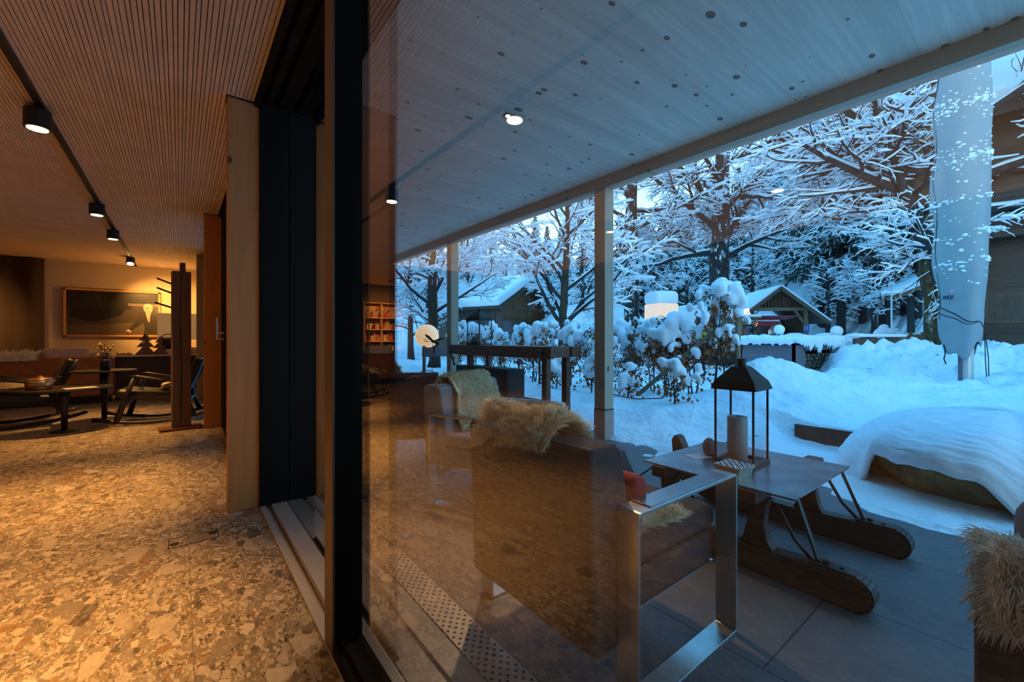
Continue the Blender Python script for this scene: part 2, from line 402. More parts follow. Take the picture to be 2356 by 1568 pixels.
# head of the sliding doors with its running grooves
h = MB()
for a, b, z in ((.42,.452,2.84),(.452,.485,2.90),(.485,.53,2.86),(.53,.565,2.91),(.565,.65,2.87),(.65,.69,2.91),(.69,.86,2.86)):
    h.box(a,-6,z,b,10.6,3.2)
struct(h.build('trim_1', MAT['frame']))
struct(MB().box(.45,3.47,.0,.635,3.62,2.9).box(.642,3.465,0,.802,3.62,2.9).box(.634,3.475,0,.643,3.6,2.9).build('trim_2', MAT['frame'], bevel=.003))
# threshold rails
t = empty('door_threshold', (0,0,0)); struct(t)
MB().box(.45,-4,-.03,.486,3.47,.010).box(.52,-4,-.03,.617,3.47,.012).box(.486,-4,-.03,.52,3.47,-.004).build('rail', MAT['alu'], t)
MB().box(.503,-4,-.004,.512,3.47,.004).build('track_bar', MAT['copper'], t)
MB().box(.617,-4,-.03,.625,3.47,-.01).build('seal', MAT['black'], t)
MB().box(.625,-4,-.03,.72,3.47,.010).box(.75,-4,-.03,.84,3.47,.010).box(.72,-4,-.03,.75,3.47,-.006).build('outer_rail', simple('grey_rail',(.33,.31,.29),.45,.4), t)
# near sliding leaf (the big pane in front of the camera)
d = empty('door_1', (0,0,0)); struct(d)
Y0, Y1 = -2.2, 1.77
MB().box(.45,1.662,.012,.458,Y1,2.84).build('stile_face', MAT['frame_face'], d)
MB().box(.458,1.662,.012,.56,Y1,2.84).box(.45,Y0,.012,.56,Y0+.1,2.84).build('stile', MAT['frame'], d)
MB().box(.452,Y0+.1,.012,.56,1.662,.055).box(.48,Y0+.1,.055,.505,1.662,.072).box(.452,Y0+.1,2.76,.56,1.662,2.84).build('rail', MAT['frame'], d)
MB().box(.5195,Y0+.1,.055,.5205,1.662,2.76)
g = MB().quad((GX,Y0+.1,.05),(GX,1.665,.05),(GX,1.665,2.78),(GX,Y0+.1,2.78)).build('glass_pane', MAT['glass'], d)
# outer fixed leaf
d = empty('door_2', (0,0,0)); struct(d)
MB().quad((.635,1.50,.01),(.635,2.72,.01),(.635,2.72,2.87),(.635,1.50,2.87)).build('glass_pane', MAT['glass'], d)
MB().box(.627,1.50,.012,.643,2.72,.016).build('bottom_rail', MAT['frame'], d)
# second bay door beyond the first post
d = empty('door_3', (0,0,0)); struct(d)
MB().box(.45,3.62,.01,.56,3.72,2.84).box(.45,6.45,.01,.56,7.0,2.84).box(.45,3.72,2.76,.56,6.45,2.84).box(.45,3.72,.0,.56,6.45,.09).build('door_frame', MAT['frame'], d)
MB().quad((GX,3.72,.05),(GX,6.45,.05),(GX,6.45,2.78),(GX,3.72,2.78)).build('glass_pane', MAT['glass'], d)
MB().tube([(.46,6.52,1.27),(.375,6.52,1.27),(.375,6.52,1.24),(.375,6.52,1.40),(.375,6.52,1.46)],.012,8).tube([(.46,6.52,1.19),(.375,6.52,1.19),(.375,6.52,1.3)],.012,8).build('door_handle', MAT['alu'], d)
d = empty('door_4', (0,0,0)); struct(d)
MB().box(.45,7.12,.01,.56,7.4,2.84).box(.45,9.9,.01,.56,10.5,2.84).box(.45,7.4,0,.56,9.9,.09).build('door_frame', MAT['frame'], d)
MB().quad((GX,7.4,.05),(GX,9.9,.05),(GX,9.9,2.78),(GX,7.4,2.78)).build('glass_pane', MAT['glass'], d)
d = empty('door_5', (0,0,0)); struct(d)
MB().box(.45,-6,0,.56,-5.9,2.84).box(.45,-2.35,0,.56,-2.2,2.84).box(.45,-5.9,0,.56,-2.3,.09).build('door_frame', MAT['frame'], d)
MB().quad((GX,-5.9,.05),(GX,-2.3,.05),(GX,-2.3,2.78),(GX,-5.9,2.78)).build('glass_pane', MAT['glass'], d)
for i, (y, mm, lab) in enumerate(((3.5,'spruce','knotty spruce post standing by the open sliding door'),(7.0,'spruce','second spruce post, beside the long door handle'),(10.5,'plaster','pale painted post nearest the far wall'))):
    x0 = .262 if i < 2 else .27
    tag(MB().box(x0,y,0,.452,y+.115,2.868).build('wooden_post', MAT[mm], bevel=.004), lab, 'post', 'posts along the glass front')
for y in (3.5,7.0):
    struct(MB().box(.255,y-.007,2.86,.452,y+.115,2.868).build('trim_3', MAT['black']))
# terrace
struct(MB().box(.84,-6,-.15,4.3,14,0).build('terrace_floor', MAT['slab']))
struct(MB().box(.84,-6,3.11,4.0,13.5,3.3).build('terrace_soffit', MAT['soffit']))
struct(MB().box(.45,-6,3.2,4.25,13.5,3.5).build('roof_slab', MAT['greypanel']))
tag(MB().box(3.95,-6,2.98,4.11,13.5,3.4).build('roof_beam', MAT['spruce_y'], bevel=.004), 'long pale spruce beam along the terrace edge carrying the roof', 'beam')
cols = ((3.28,'square spruce column on a concrete foot in front of the snowy hedge'),(6.88,'square spruce column behind the left end of the workbench'))
for y, lab in cols:
    c = empty('terrace_column', (4.03,y+.08,0), 0, lab, 'column', 'columns carrying the terrace beam')
    MB().box(-.08,-.08,.36,.08,.08,2.98).build('shaft', MAT['spruce_col'], c, bevel=.004)
    MB().box(-.081,-.081,.345,.081,.081,.362).build('joint_plate', MAT['black'], c)
    MB().box(-.085,-.085,0,.085,.085,.346).build('foot', MAT['concrete'], c, bevel=.004)
# drainage grate along the facade
def m_grate():
    m, n, b = newmat('perforated_grate'); b.inputs['Roughness'].default_value = .4; b.inputs['Metallic'].default_value = .6
    tc = nd(n,'TexCoord'); sp = nd(n,'SeparateXYZ'); lk(n, tc.outputs['Object'], sp.inputs[0])
    qy = math_(n,'DIVIDE', sp.outputs[1], .022); iy = math_(n,'FLOOR', qy)
    sh = math_(n,'MULTIPLY', math_(n,'MODULO', math_(n,'ADD',iy,2000), 2), .5)
    fx = math_(n,'SUBTRACT', math_(n,'FRACT', math_(n,'ADD', math_(n,'DIVIDE', sp.outputs[0], .036), sh)), .5)
    fy = math_(n,'MULTIPLY', math_(n,'SUBTRACT', math_(n,'FRACT', qy), .5), .62)
    r = math_(n,'SQRT', math_(n,'ADD', math_(n,'MULTIPLY',fx,fx), math_(n,'MULTIPLY',fy,fy)))
    f = math_(n,'LESS_THAN', r, .19)
    lk(n, mixc(n, f, (.5,.46,.42), (.01,.01,.01)), b.inputs['Base Color']); return m
tag(MB().box(.85,-5,0,.985,3.45,.006).build('drainage_grate', m_grate()), 'perforated metal drainage grate in the terrace floor along the glass', 'grate')
# recess box in the indoor floor
t = empty('floor_outlet', (.07,3.19,0), 0, 'flush floor outlet cover with two square cut-outs, near the first post', 'outlet')
MB().box(-.115,-.07,.0,.115,.07,.0015, Matrix.Rotation(0,4,'Z')).build('cover_plate', MAT['terrazzo'], t)
MB().box(-.112,-.045,.0,-.072,-.005,.003).build('cut_out', MAT['black'], t)
MB().box(.072,.002,.0,.112,.042,.003).build('cut_out', MAT['black'], t)
o = MB().box(-.12,-.074,0,.12,-.07,.002).box(-.12,.07,0,.12,.074,.002).box(-.12,-.07,0,-.116,.07,.002).box(.116,-.07,0,.12,.07,.002).build('rim', MAT['frame'], t)

# ================================================================== TRACK LIGHTS
SPOTS = []
def spot_proto():
    t = empty('track_spotlight', (0,0,2.70))
    tag(t, 'black cylinder', 'spotlight')
    MB().cyl((0,0,-.0),.072,.135,32).build('housing', MAT['black'], t, bevel=.003)
    MB().cyl((0,0,-.003),.055,.004,28).build('lens', MAT['spotglow'], t)
    MB().box(-.012,-.03,.13,.03,.03,.158).build('adapter', MAT['black'], t)
    return t
proto = spot_proto()
tag(MB().box(-.80,-5.5,2.845,-.76,13.0,2.867).build('lighting_track', MAT['black']), 'long black ceiling track carrying the row of cylinder spotlights', 'lighting track')
tag(MB().box(-3.77,-5.5,2.845,-3.73,12.0,2.867).build('lighting_track', MAT['black']), 'second black ceiling track deeper in the room, seen as a reflection', 'lighting track')
sl = [(-.80,4.5,'nearest black cylinder spotlight on the ceiling track, lens lit'),(-.79,7.2,'second black cylinder spotlight on the ceiling track'),
      (-.79,8.8,'third black cylinder spotlight on the ceiling track'),(-.79,11.7,'farthest spotlight at the wall end of the track'),
      (-.78,2.3,'spotlight that shows only as a glowing reflection in the terrace ceiling'),(-.78,.3,'spotlight overhead behind the camera'),
      (-3.75,1.75,'spotlight reflected as a glowing dot among the right-hand branches'),(-3.75,3.88,'spotlight reflected as a glowing dot on the front column')]
for i, (x, y, lab) in enumerate(sl):
    o = proto if i == 0 else copy_tree(proto)
    o.location = (x,y,2.70); o['label'] = lab; o['group'] = 'cylinder spotlights on the ceiling tracks'
    if i == 3: o.rotation_euler = (R_(-25),0,0); o.location = (x,y,2.73)
    SPOTS.append(o)
def lamp_spot(name, loc, tgt, energy, angle=64, blend=.9, col=WARM, size=.05):
    l = bpy.data.lights.new(name,'SPOT'); l.energy = energy; l.color = col; l.spot_size = R_(angle); l.spot_blend = blend; l.shadow_soft_size = size
    o = bpy.data.objects.new(name, l); COL.objects.link(o); o.location = loc
    v = Vector(tgt)-Vector(loc); o.rotation_euler = v.to_track_quat('-Z','Y').to_euler(); return o
LE = 690
lamp_spot('spot_beam', (-.80,4.5,2.69), (-.80,4.5,0), LE*.9)
lamp_spot('spot_beam', (-.79,7.2,2.69), (-.79,7.2,0), LE*.6)
lamp_spot('spot_beam', (-.79,8.8,2.69), (-.79,8.8,0), LE*.5)
lamp_spot('spot_beam', (-.78,2.3,2.69), (-.78,2.3,0), LE*1.1, 58)
lamp_spot('spot_beam', (-.78,.3,2.69), (-.78,.3,0), LE*.05, 58)
lamp_spot('spot_beam', (-.79,11.6,2.70), (-.2,13.1,1.7), LE*.5, 70)
lamp_spot('spot_beam', (-3.75,1.75,2.69), (-3.75,1.75,0), LE*.4)
lamp_spot('spot_beam', (-3.75,3.88,2.69), (-3.75,3.88,0), LE*.4)
lamp_spot('spot_beam', (-3.75,6.5,2.69), (-3.75,6.5,0), LE*.4)
lamp_spot('spot_beam', (-3.6,10.6,2.6), (-3.9,12.9,1.4), LE*.7, 75)
l = bpy.data.lights.new('room_fill','AREA'); l.energy = 44; l.color = (1,.48,.18); l.size = 3.5; l.size_y = 9; l.shape='RECTANGLE'  # unseen fill light without a fixture, added for warm ambient light indoors
o = bpy.data.objects.new('room_fill', l); COL.objects.link(o); o.location = (-4.4,4.5,2.83)

# ================================================================== FUR
def fur(name, fn, nu, nv, n, ln, rad, mat, label, cat='sheepskin', group=None, flow=(0,0,-.4), seed=1, curl=.35, thick=.02, edge=1.0):
    """fn(u,v) is the skin's draped surface; strands stand out from it and fall along flow"""
    r = random.Random(seed); m = MB(); e = .01
    def nor(u, v):
        a = Vector(fn(min(1,u+e),v))-Vector(fn(max(0,u-e),v)); b = Vector(fn(u,min(1,v+e)))-Vector(fn(u,max(0,v-e)))
        q = a.cross(b); q = q.normalized() if q.length > 1e-9 else Vector((0,0,1))
        return q if q.dot(Vector(fn(u,v))-core) > 0 else -q
    core = Vector((0,0,0))
    for i in range(7):
        for j in range(7): core += Vector(fn(i/6,j/6))/49
    core.z -= .08
    m.grid(lambda u,v: fn(u,v), nu, nv)
    m.grid(lambda u,v: Vector(fn(u,v)) - nor(u,v)*thick, nu, nv)
    fl = Vector(flow)
    cl = [(r.random(), r.random(), Vector((r.gauss(0,1),r.gauss(0,1),r.gauss(0,1)))*.5) for _ in range(160)]
    for _ in range(n):
        u, v = r.random(), r.random(); p = Vector(fn(u,v)); q = nor(u,v)
        best = min(cl, key=lambda c:(c[0]-u)**2+(c[1]-v)**2) if _ % 1 == 0 else best
        d = (q*1.0 + fl + best[2]*curl + Vector((r.gauss(0,1),r.gauss(0,1),r.gauss(0,1)))*.22).normalized()
        if u < .04 or u > .96 or v < .04 or v > .96:
            c = Vector(fn(.5,.5)); out = (p-c).normalized(); d = (d*.6+out*.9*edge).normalized()
        L = ln*(.6+.6*r.random()); b0 = p - q*.004
        p1 = b0 + d*L*.5; d2 = (d + fl*.8 + best[2]*curl).normalized(); p2 = p1 + d2*L*.5
        s1 = d.orthogonal().normalized()*rad; s2 = d.cross(s1).normalized()*rad
        i = len(m.v)
        for pp, k in ((b0,1.0),(p1,.9)):
            for a in (s1, s1*-.5+s2*.87, s1*-.5-s2*.87): w_ = pp + a*k; m.v.append((w_.x,w_.y,w_.z))
        m.v.append((p2.x,p2.y,p2.z))
        for j in range(3):
            k = (j+1)%3; m.f.append((i+j,i+k,i+3+k,i+3+j)); m.f.append((i+3+j,i+3+k,i+6))
    return tag(m.build(name, mat, None, smooth=True), label, cat, group)

def path(pts, t):
    """point at parameter t along a smoothed polyline"""
    n = len(pts)-1; k = min(int(t*n), n-1); f = t*n-k; f2 = f*f*(3-2*f)
    a, b = Vector(pts[k]), Vector(pts[k+1]); return a.lerp(b, .5*f+.5*f2)

# ================================================================== INDOOR FURNITURE
def add(o, m): return o
# far wall dressing
c = MB()
c.grid(lambda u,v: (-7+u*4.78, 13.0+.035*math.sin(u*70)+.02*math.sin(u*31), .02+v*2.84), 160, 2)
struct(c.build('wall_drape', MAT['curtain'], smooth=True, solid=.02))
# framed photograph: brown-toned farm roof and man in a dark suit
t = empty('picture_frame', (-1.15,13.08,1.76), 0, 'wide oak-framed sepia photograph of a farmhouse and an old man in a suit', 'picture')
W2, H2 = .80, .525
f = MB()
for a in ((-W2,-H2,W2,-H2+.04),(-W2,H2-.04,W2,H2),(-W2,-H2,-W2+.04,H2),(W2-.04,-H2,W2,H2)): f.box(a[0],-.05,a[1],a[2],0,a[3])
f.build('frame', MAT['oak_frame'], t, bevel=.004)
pc = {k: simple('print_'+k, v, .35) for k, v in dict(dark=(.018,.014,.010), ground=(.10,.075,.05), mid=(.05,.038,.027), pale=(.42,.33,.23), suit=(.035,.026,.02), face=(.50,.38,.26), sky=(.012,.01,.008), wall=(.16,.12,.085)).items()}
def flat(nm, key, pts, d): 
    MB().prism(pts, lambda x,z:(x,-.010-d,z), lambda x,z:(x,-.008-d,z)).build(nm, pc[key], t)
flat('print_backing','ground',[(-.77,-.5),(.77,-.5),(.77,.5),(-.77,.5)],0)
flat('print_sky','sky',[(-.77,.02),(.77,.12),(.77,.5),(-.77,.5)],.001)
flat('print_yard','mid',[(-.77,-.28),(.3,-.2),(.77,-.1),(.77,.14),(-.77,.05)],.002)
flat('print_roof','dark',[(-.77,.22),(-.33,.47),(.24,.10),(-.77,.10)],.003)
flat('print_roof_light','mid',[(-.34,.46),(-.22,.16),(-.20,.16),(-.31,.46)],.004)
flat('print_house','sky',[(-.7,.10),(.2,.10),(.1,-.05),(-.35,-.2),(-.7,-.1)],.004)
flat('print_barn','wall',[(.24,.18),(.77,.18),(.77,.24),(.22,.24)],.004)
flat('print_barn_wall','mid',[(.3,.05),(.77,.05),(.77,.18),(.3,.18)],.004)
flat('print_jacket','suit',[(.46,.02),(.56,.04),(.64,.0),(.74,-.02),(.77,-.1),(.77,-.5),(.50,-.5),(.52,-.3),(.49,-.2),(.30,-.37),(.25,-.33),(.40,-.1)],.005)
flat('print_shirt','pale',[(.53,.02),(.63,.04),(.60,-.2),(.57,-.14)],.006)
flat('print_head','face',[(.50,.10),(.49,.18),(.52,.235),(.58,.25),(.64,.23),(.665,.16),(.65,.07),(.61,.0),(.55,.01)],.007)
flat('print_brow','mid',[(.52,.135),(.56,.125),(.60,.13),(.56,.145)],.008)
flat('print_mouth','mid',[(.55,.06),(.61,.06),(.58,.045)],.008)
flat('print_hand','face',[(.24,-.35),(.29,-.40),(.27,-.43),(.21,-.41),(.20,-.37)],.007)
flat('print_cane','sky',[(.225,-.42),(.24,-.42),(.235,-.5),(.22,-.5)],.008)
tag(MB().box(-.16,13.07,2.30,-.02,13.095,2.42).cyl((-.09,13.06,2.35),.02,.02,10).build('wall_socket', MAT['whitepaint'], bevel=.004), 'small white switch plate high on the far wall above the shade', 'switch')
# tan leather bench
t = empty('leather_bench', (-2.35,10.9,0), 0, 'long tan leather bench with its back to the room, below the picture', 'bench')
MB().box(-1.6,.0,.13,1.39,.22,.86).build('backrest', MAT['tan'], t, bevel=.05, seg=4)
MB().box(-1.6,.22,.13,1.39,.95,.45).build('seat', MAT['tan'], t, bevel=.04, seg=3)
MB().box(-1.5,.06,0,1.3,.85,.13).build('plinth', MAT['black'], t)
tag(MB().cbox((-1.63,11.22,.83),(.62,.14,.40),R_(4),R_(-14)).build('cushion', MAT['fabricwhite'], bevel=.06, seg=4), 'off-white cushion leaning on the leather bench below the picture', 'cushion')
tag(MB().cbox((-1.18,11.25,.80),(.30,.12,.30),R_(-4),R_(-14)).build('cushion', MAT['fabricwhite'], bevel=.06, seg=4), 'small off-white cushion at the bench end behind the dried flowers', 'cushion')
fur('sheepskin', lambda u,v: path([(-3.4+u*1.45,10.86,.82),(-3.4+u*1.45,10.90,.92+.03*math.sin(u*7)),(-3.4+u*1.45,11.1,.97),(-3.4+u*1.45,11.25,.8)],v), 12, 12, 1500, .09, .004, MAT['fur_white'], 'white sheepskin thrown over the top of the leather bench', seed=3, group='sheepskins')
# sideboard and its lamp
t = empty('sideboard', (-.30,11.2,0), 0, 'dark wooden sideboard with a pale top below the lit wall', 'sideboard')
MB().box(-.72,0,.1,.72,.55,.84).build('body', simple('dark_walnut',(.055,.022,.012),.4,var=.2), t, bevel=.005)
MB().box(-.72,-.03,.84,.70,.6,.87).build('top', MAT['white_top'], t, bevel=.005)
for i in (-.48,0,.48): MB().box(i-.22,-.012,.14,i+.22,.004,.8).build('door', simple('dark_walnut_front',(.05,.02,.011),.4), t, bevel=.003)
MB().box(-.68,.05,0,.68,.5,.1).build('plinth', MAT['black'], t)
t = empty('table_lamp', (.03,11.65,.87), 0, 'broad box-shaped table lamp lighting the far wall', 'lamp')
MB().lathe([(.09,0),(.09,.02),(.012,.03),(.012,.25)],(0,0,0),16).build('base', MAT['black'], t)
sh = MB(); 
for a in ((-.39,-.12,.39,-.115),(-.39,.115,.39,.12),(-.39,-.115,-.385,.115),(.385,-.115,.39,.115)): sh.box(a[0],a[1],.30,a[2],a[3],.86)
sh.build('lamp_shade', MAT['shadelit'], t)
pl = bpy.data.lights.new('table_lamp_light','POINT'); pl.energy = 26; pl.color = WARM; pl.shadow_soft_size = .1
o = bpy.data.objects.new('table_lamp_light', pl); COL.objects.link(o); o.location = (-.30,12.35,1.95)
tag(MB().lathe([(.02,0),(.16,.0),(.17,.06),(.165,.12),(.15,.14)],(-.02,11.42,.87),20,1.9,.6).build('white_bowl', MAT['white_top'], smooth=True), 'low wide white bowl on the sideboard behind the wooden trees', 'bowl')
t = empty('kettle', (-.17,11.3,.985), 0, 'round black lidded pot with a hoop handle, before the lamp shade', 'pot')
MB().lathe([(.05,0),(.12,.03),(.155,.10),(.15,.17),(.11,.22),(.03,.235)],(0,0,0),24).build('body', MAT['black'], t, smooth=True)
MB().tube([(-.09,0,.20),(-.10,0,.27),(-.06,0,.30),(.06,0,.30),(.10,0,.27),(.09,0,.20)],.008,8).build('handle', MAT['black'], t, smooth=True)
MB().tube([(.13,0,.12),(.2,0,.18),(.24,0,.17),(.24,.0,.08)],[.02,.016,.013,.012],8).build('spout', MAT['black'], t, smooth=True)
tag(MB().cyl((-.17,11.3,.872),.10,.115,20).build('pot_stand', MAT['white_top'], bevel=.01), 'white round stand below the black pot', 'stand')
def woodtree(x, h, lab):
    t = empty('wooden_tree', (x,11.24,.872), R_(-12), lab, 'decoration', 'carved wooden fir trees')
    w_ = h*.76
    for k, (z0,z1,ww) in enumerate(((0,.48,w_),(.36,.76,w_*.82),(.66,1.0,w_*.55))):
        MB().prism([(-ww/2,z0*h),(ww/2,z0*h),(0.02*ww,z1*h)], lambda a,z:(a,-.045,z), lambda a,z:(a,.045,z)).build('tier', MAT['roastwood'], t, bevel=.003)
    return t
t = woodtree(-.53, .43, 'taller of two layered wooden fir trees, with a white gift tag'); 
MB().cbox((-.02,-.055,.25),(.035,.004,.06),0,0,.2).build('gift_tag', MAT['whitepaint'], t)
woodtree(-.30, .37, 'smaller of two layered wooden fir trees beside the black pot')
g = MB()
for i in range(16): a = i*2*PI/16; g.ball((-.84+.10*math.cos(a),11.25+.05*math.sin(a),.895+.012*math.sin(i*2.3)),.028,8,6)
tag(g.build('gold_wreath', MAT['gold'], smooth=True), 'small shiny golden wreath at the left end of the sideboard', 'decoration')
# side tables
def side_table(loc, r, h, lab):
    t = empty('side_table', loc, 0, lab, 'side table', 'round black side tables')
    MB().lathe([(r,h-.022),(r+.004,h-.01),(r,h)],(0,0,0),48).build('table_top', MAT['darkwood'], t)
    MB().lathe([(.03,.02),(.035,.3),(.05,h*.75),(.052,h-.022)],(0,0,0),20).build('stem', MAT['darkwood'], t, smooth=True)
    MB().lathe([(.14,0),(.14,.012),(.04,.03)],(0,0,0),28).build('foot', MAT['darkwood'], t)
    return t
side_table((-.86,8.55,0),.36,.74,'higher round black side table holding a vase of dried flowers')
side_table((-1.17,7.9,0),.46,.565,'lower round black side table holding a copper pot and papers')
t = empty('flower_vase', (-.84,8.45,.74), 0, 'dark vase of dried pale flowers on the higher side table', 'vase')
MB().lathe([(.05,0),(.058,.01),(.055,.13),(.045,.155)],(0,0,0),20).build('vase', MAT['darkwood'], t, smooth=True)
f = MB(); f2 = MB()
for i in range(26):
    a = rnd.random()*6.28; q = rnd.uniform(.02,.11); hh = rnd.uniform(.2,.40); f.tube([(0,0,.12),(q*.5*math.cos(a),q*.5*math.sin(a),hh*.7),(q*math.cos(a),q*math.sin(a),hh)],.0025,4)
    f2.ball((q*math.cos(a),q*math.sin(a),hh), rnd.uniform(.010,.022),7,5)
f.build('stems', MAT['darkwood'], t); f2.build('blossoms', simple('dried_blossom',(.55,.36,.16),.8), t)
t = empty('copper_pot', (-1.38,7.85,.565), 0, 'small round copper pot with a lid on the lower side table', 'pot')
MB().lathe([(.10,0),(.12,.012),(.128,.1),(.12,.115)],(0,0,0),28).build('body', MAT['copper'], t, smooth=True)
MB().lathe([(.125,.115),(.115,.135),(.03,.15),(.02,.165),(.001,.17)],(0,0,0),28).build('lid', MAT['copper'], t, smooth=True)
MB().tube([(.10,0,.12),(.15,0,.15),(.19,.02,.145)],.008,6).build('handle', MAT['black'], t)
tag(MB().cbox((-1.0,7.72,.5665),(.30,.2,.003),R_(20)).build('menu_sheet', MAT['paper']), 'white printed sheet lying on the lower side table', 'paper')
# rocking chairs
def rocking_chair(loc, rz, lab):
    t = empty('rocking_chair', loc, rz, lab, 'rocking chair', 'black leather rocking chairs'); W_ = .62
    for s_ in (0, W_):
        pts = [(x_*.1, s_, .03+.16*((x_-2)/8.2)**2) for x_ in range(-4,10)]
        MB().tube(pts,.024,8).build('rocker', MAT['darkwood'], t, smooth=True)
        MB().tube([(-.16,s_,.05),(-.06,s_,.38),(.03,s_,.66)],[.036,.032,.03],8).build('leg', MAT['darkwood'], t, smooth=True)
        MB().tube([(.70,s_,.08),(.62,s_,.30),(.60,s_,.50)],[.034,.03,.028],8).build('leg', MAT['darkwood'], t, smooth=True)
        MB().tube([(-.01,s_,.665),(.06,s_,.675),(.3,s_,.62),(.66,s_,.56)],[.03,.034,.03,.024],8,flat=.7).build('armrest', MAT['darkwood'], t, smooth=True)
        MB().tube([(.55,s_,.34),(.74,s_,.75),(.80,s_,.90)],[.03,.026,.022],8).build('back_post', MAT['darkwood'], t, smooth=True)
    for xx in (-.1,.62): MB().tube([(xx,0,.3),(xx,W_,.3)],.022,8).build('cross_rail', MAT['darkwood'], t)
    s_ = MB().cbox((.20,W_/2,.39),(.78,W_-.08,.14),0,0,R_(7)); s_.build('seat', MAT['blackleather'], t, bevel=.055, seg=4)
    MB().cbox((.66,W_/2,.66),(.09,W_-.06,.52),0,0,R_(19)).build('backrest', MAT['blackleather'], t, bevel=.035, seg=4)
    return t
rocking_chair((-.52,7.85,0), R_(-8), 'black rocking chair with a pale sheepskin, beside the old beam coat stand')
rocking_chair((-1.92,8.40,0), R_(14), 'black rocking chair behind the copper pot at the left edge')
fur('sheepskin', lambda u,v: path([(-.2+.1+.0,8.0+u*.45,.50),(.0+.1,8.0+u*.45,.56),(.12,8.0+u*.45,.72),(.22,8.0+u*.45,.90)],v)+Vector((-.1,0,0)), 10,12, 1600,.05,.003, MAT['fur'], 'tan sheepskin draped on the rocking chair beside the beam', seed=5, group='sheepskins')
fur('sheepskin', lambda u,v: path([(-2.2,8.45+u*.5,.47),(-1.9,8.45+u*.5,.53+.04*math.sin(u*3)),(-1.62,8.5+u*.5,.55),(-1.45,8.55+u*.5,.60)],v), 10,12, 2200,.055,.003, MAT['fur'], 'tan sheepskin on the seat of the left rocking chair', seed=6, group='sheepskins')
# old beam coat stand
t = empty('coat_stand', (.02,7.15,0), R_(5), 'coat stand made of one dark cracked old beam with metal pegs', 'coat stand')
b = MB().box(-.1,-.075,.03,.1,.075,2.08).box(-.015,-.04,2.08,.045,.03,2.2); b.build('beam', MAT['oldwood_z'], t, bevel=.008)
MB().box(-.23,-.13,0,.23,.15,.032).build('base_plate', MAT['corten'], t, bevel=.003)
for z in (1.93,1.81+.0): MB().tube([(-.09,0,z-.02),(-.25,-.03,z+.04)],.011,8).build('peg', MAT['black'], t)
MB().tube([(-.09,0,1.60),(-.27,-.03,1.66)],.011,8).build('peg', MAT['black'], t)
MB().tube([(-.012,-.077,.1),(.0,-.078,.8),(-.02,-.078,1.4),(-.005,-.077,2.05)],[.004,.008,.005,.004],5).build('crack', MAT['black'], t)
tag(MB().cbox((.30,7.55,.87),(.2,.1,.14),0,.5).build('laptop', MAT['bluesign']), 'pale blue lit object at the right end of the sideboard', 'screen') if False else None
# shelves that show only as a reflection in the glass
t = empty('bookshelf', (-3.75,12.55,0), 0, 'open shelf of books and jars, seen mirrored in the glass', 'bookshelf')
MB().box(-.75,.35,0,.75,.38,2.3).box(-.75,0,0,-.70,.36,2.3).box(.70,0,0,.75,.36,2.3).box(-.05,0,.0,.0,.36,2.3).build('cabinet', MAT['roastwood'], t)
for z in (.35,.75,1.1,1.45,1.8,2.25): MB().box(-.72,.0,z,.72,.36,z+.025).build('shelf', MAT['oak_frame'], t)
cols_ = [simple('book_'+k, c, .6) for k, c in (('cream',(.6,.5,.35)),('red',(.4,.05,.03)),('brown',(.2,.1,.05)),('ochre',(.5,.3,.1)),('dark',(.05,.04,.03)))]
for z in (.375,.775,1.125,1.475,1.825):
    x_ = -.66; tier = {.375:'lowest',.775:'second lowest',1.125:'middle',1.475:'second highest',1.825:'top'}[z]
    while x_ < .62:
        if rnd.random() < .22: x_ += .1
        wd = rnd.uniform(.03,.07); hh = rnd.uniform(.14,.24)
        if not (-.09 < x_+wd and x_ < .02):
            tag(MB().box(-3.75+x_,12.60,z,-3.75+x_+wd,12.78,z+hh).build('book', cols_[kc := rnd.randrange(5)]), '%s book on the %s board of the shelf mirrored in the glass' % (('cream','red','brown','ochre','dark')[kc], tier), 'book', '%s books on the %s board of the mirrored shelf' % (('cream','red','brown','ochre','dark')[kc], tier))
        x_ += wd+.006

# downlight added in the terrace soffit, aimed to brighten the sheepskins
t = empty('added_downlight', (2.27,2.90,3.11), 0, 'small rectangular downlight added in the terrace soffit to brighten the sheepskins', 'ceiling light')
MB().box(-.085,-.04,-.006,.085,.04,.0).build('trim_frame', MAT['frame_face'], t, bevel=.002)
for i in (-1,0,1): MB().cyl((i*.05,0,-.009),.019,.004,16).build('led_lens', MAT['spotglow'], t)
lamp_spot('added_fill_beam', (2.27,2.90,3.09), (1.30,1.75,.8), 230, 58, 1.0, (1,.62,.30))
# ================================================================== TERRACE FURNITURE
def loop_frame(m, L, H, w, th, y0):
    """flat steel sled frame in the xz plane, w wide along y"""
    r = .022; out = []; inn = []
    for cx, cz, a0 in ((L-r, H-r, 0),(r, H-r, 90),(r, r, 180),(L-r, r, 270)):
        for k in range(5):
            a = R_(a0+k*22.5); out.append((cx+r*math.cos(a), cz+r*math.sin(a))); inn.append((cx+(r-th)*math.cos(a), cz+(r-th)*math.sin(a)))
    n = len(out); i = len(m.v)
    for y in (y0, y0+w):
        for p in out: m.v.append((p[0], y, p[1]))
        for p in inn: m.v.append((p[0], y, p[1]))
    O0, I0, O1, I1 = i, i+n, i+2*n, i+3*n
    for k in range(n):
        j = (k+1)%n
        m.f += [(O0+k,O0+j,O1+j,O1+k),(I0+j,I0+k,I1+k,I1+j),(O0+j,O0+k,I0+k,I0+j),(O1+k,O1+j,I1+j,I1+k)]
    return m
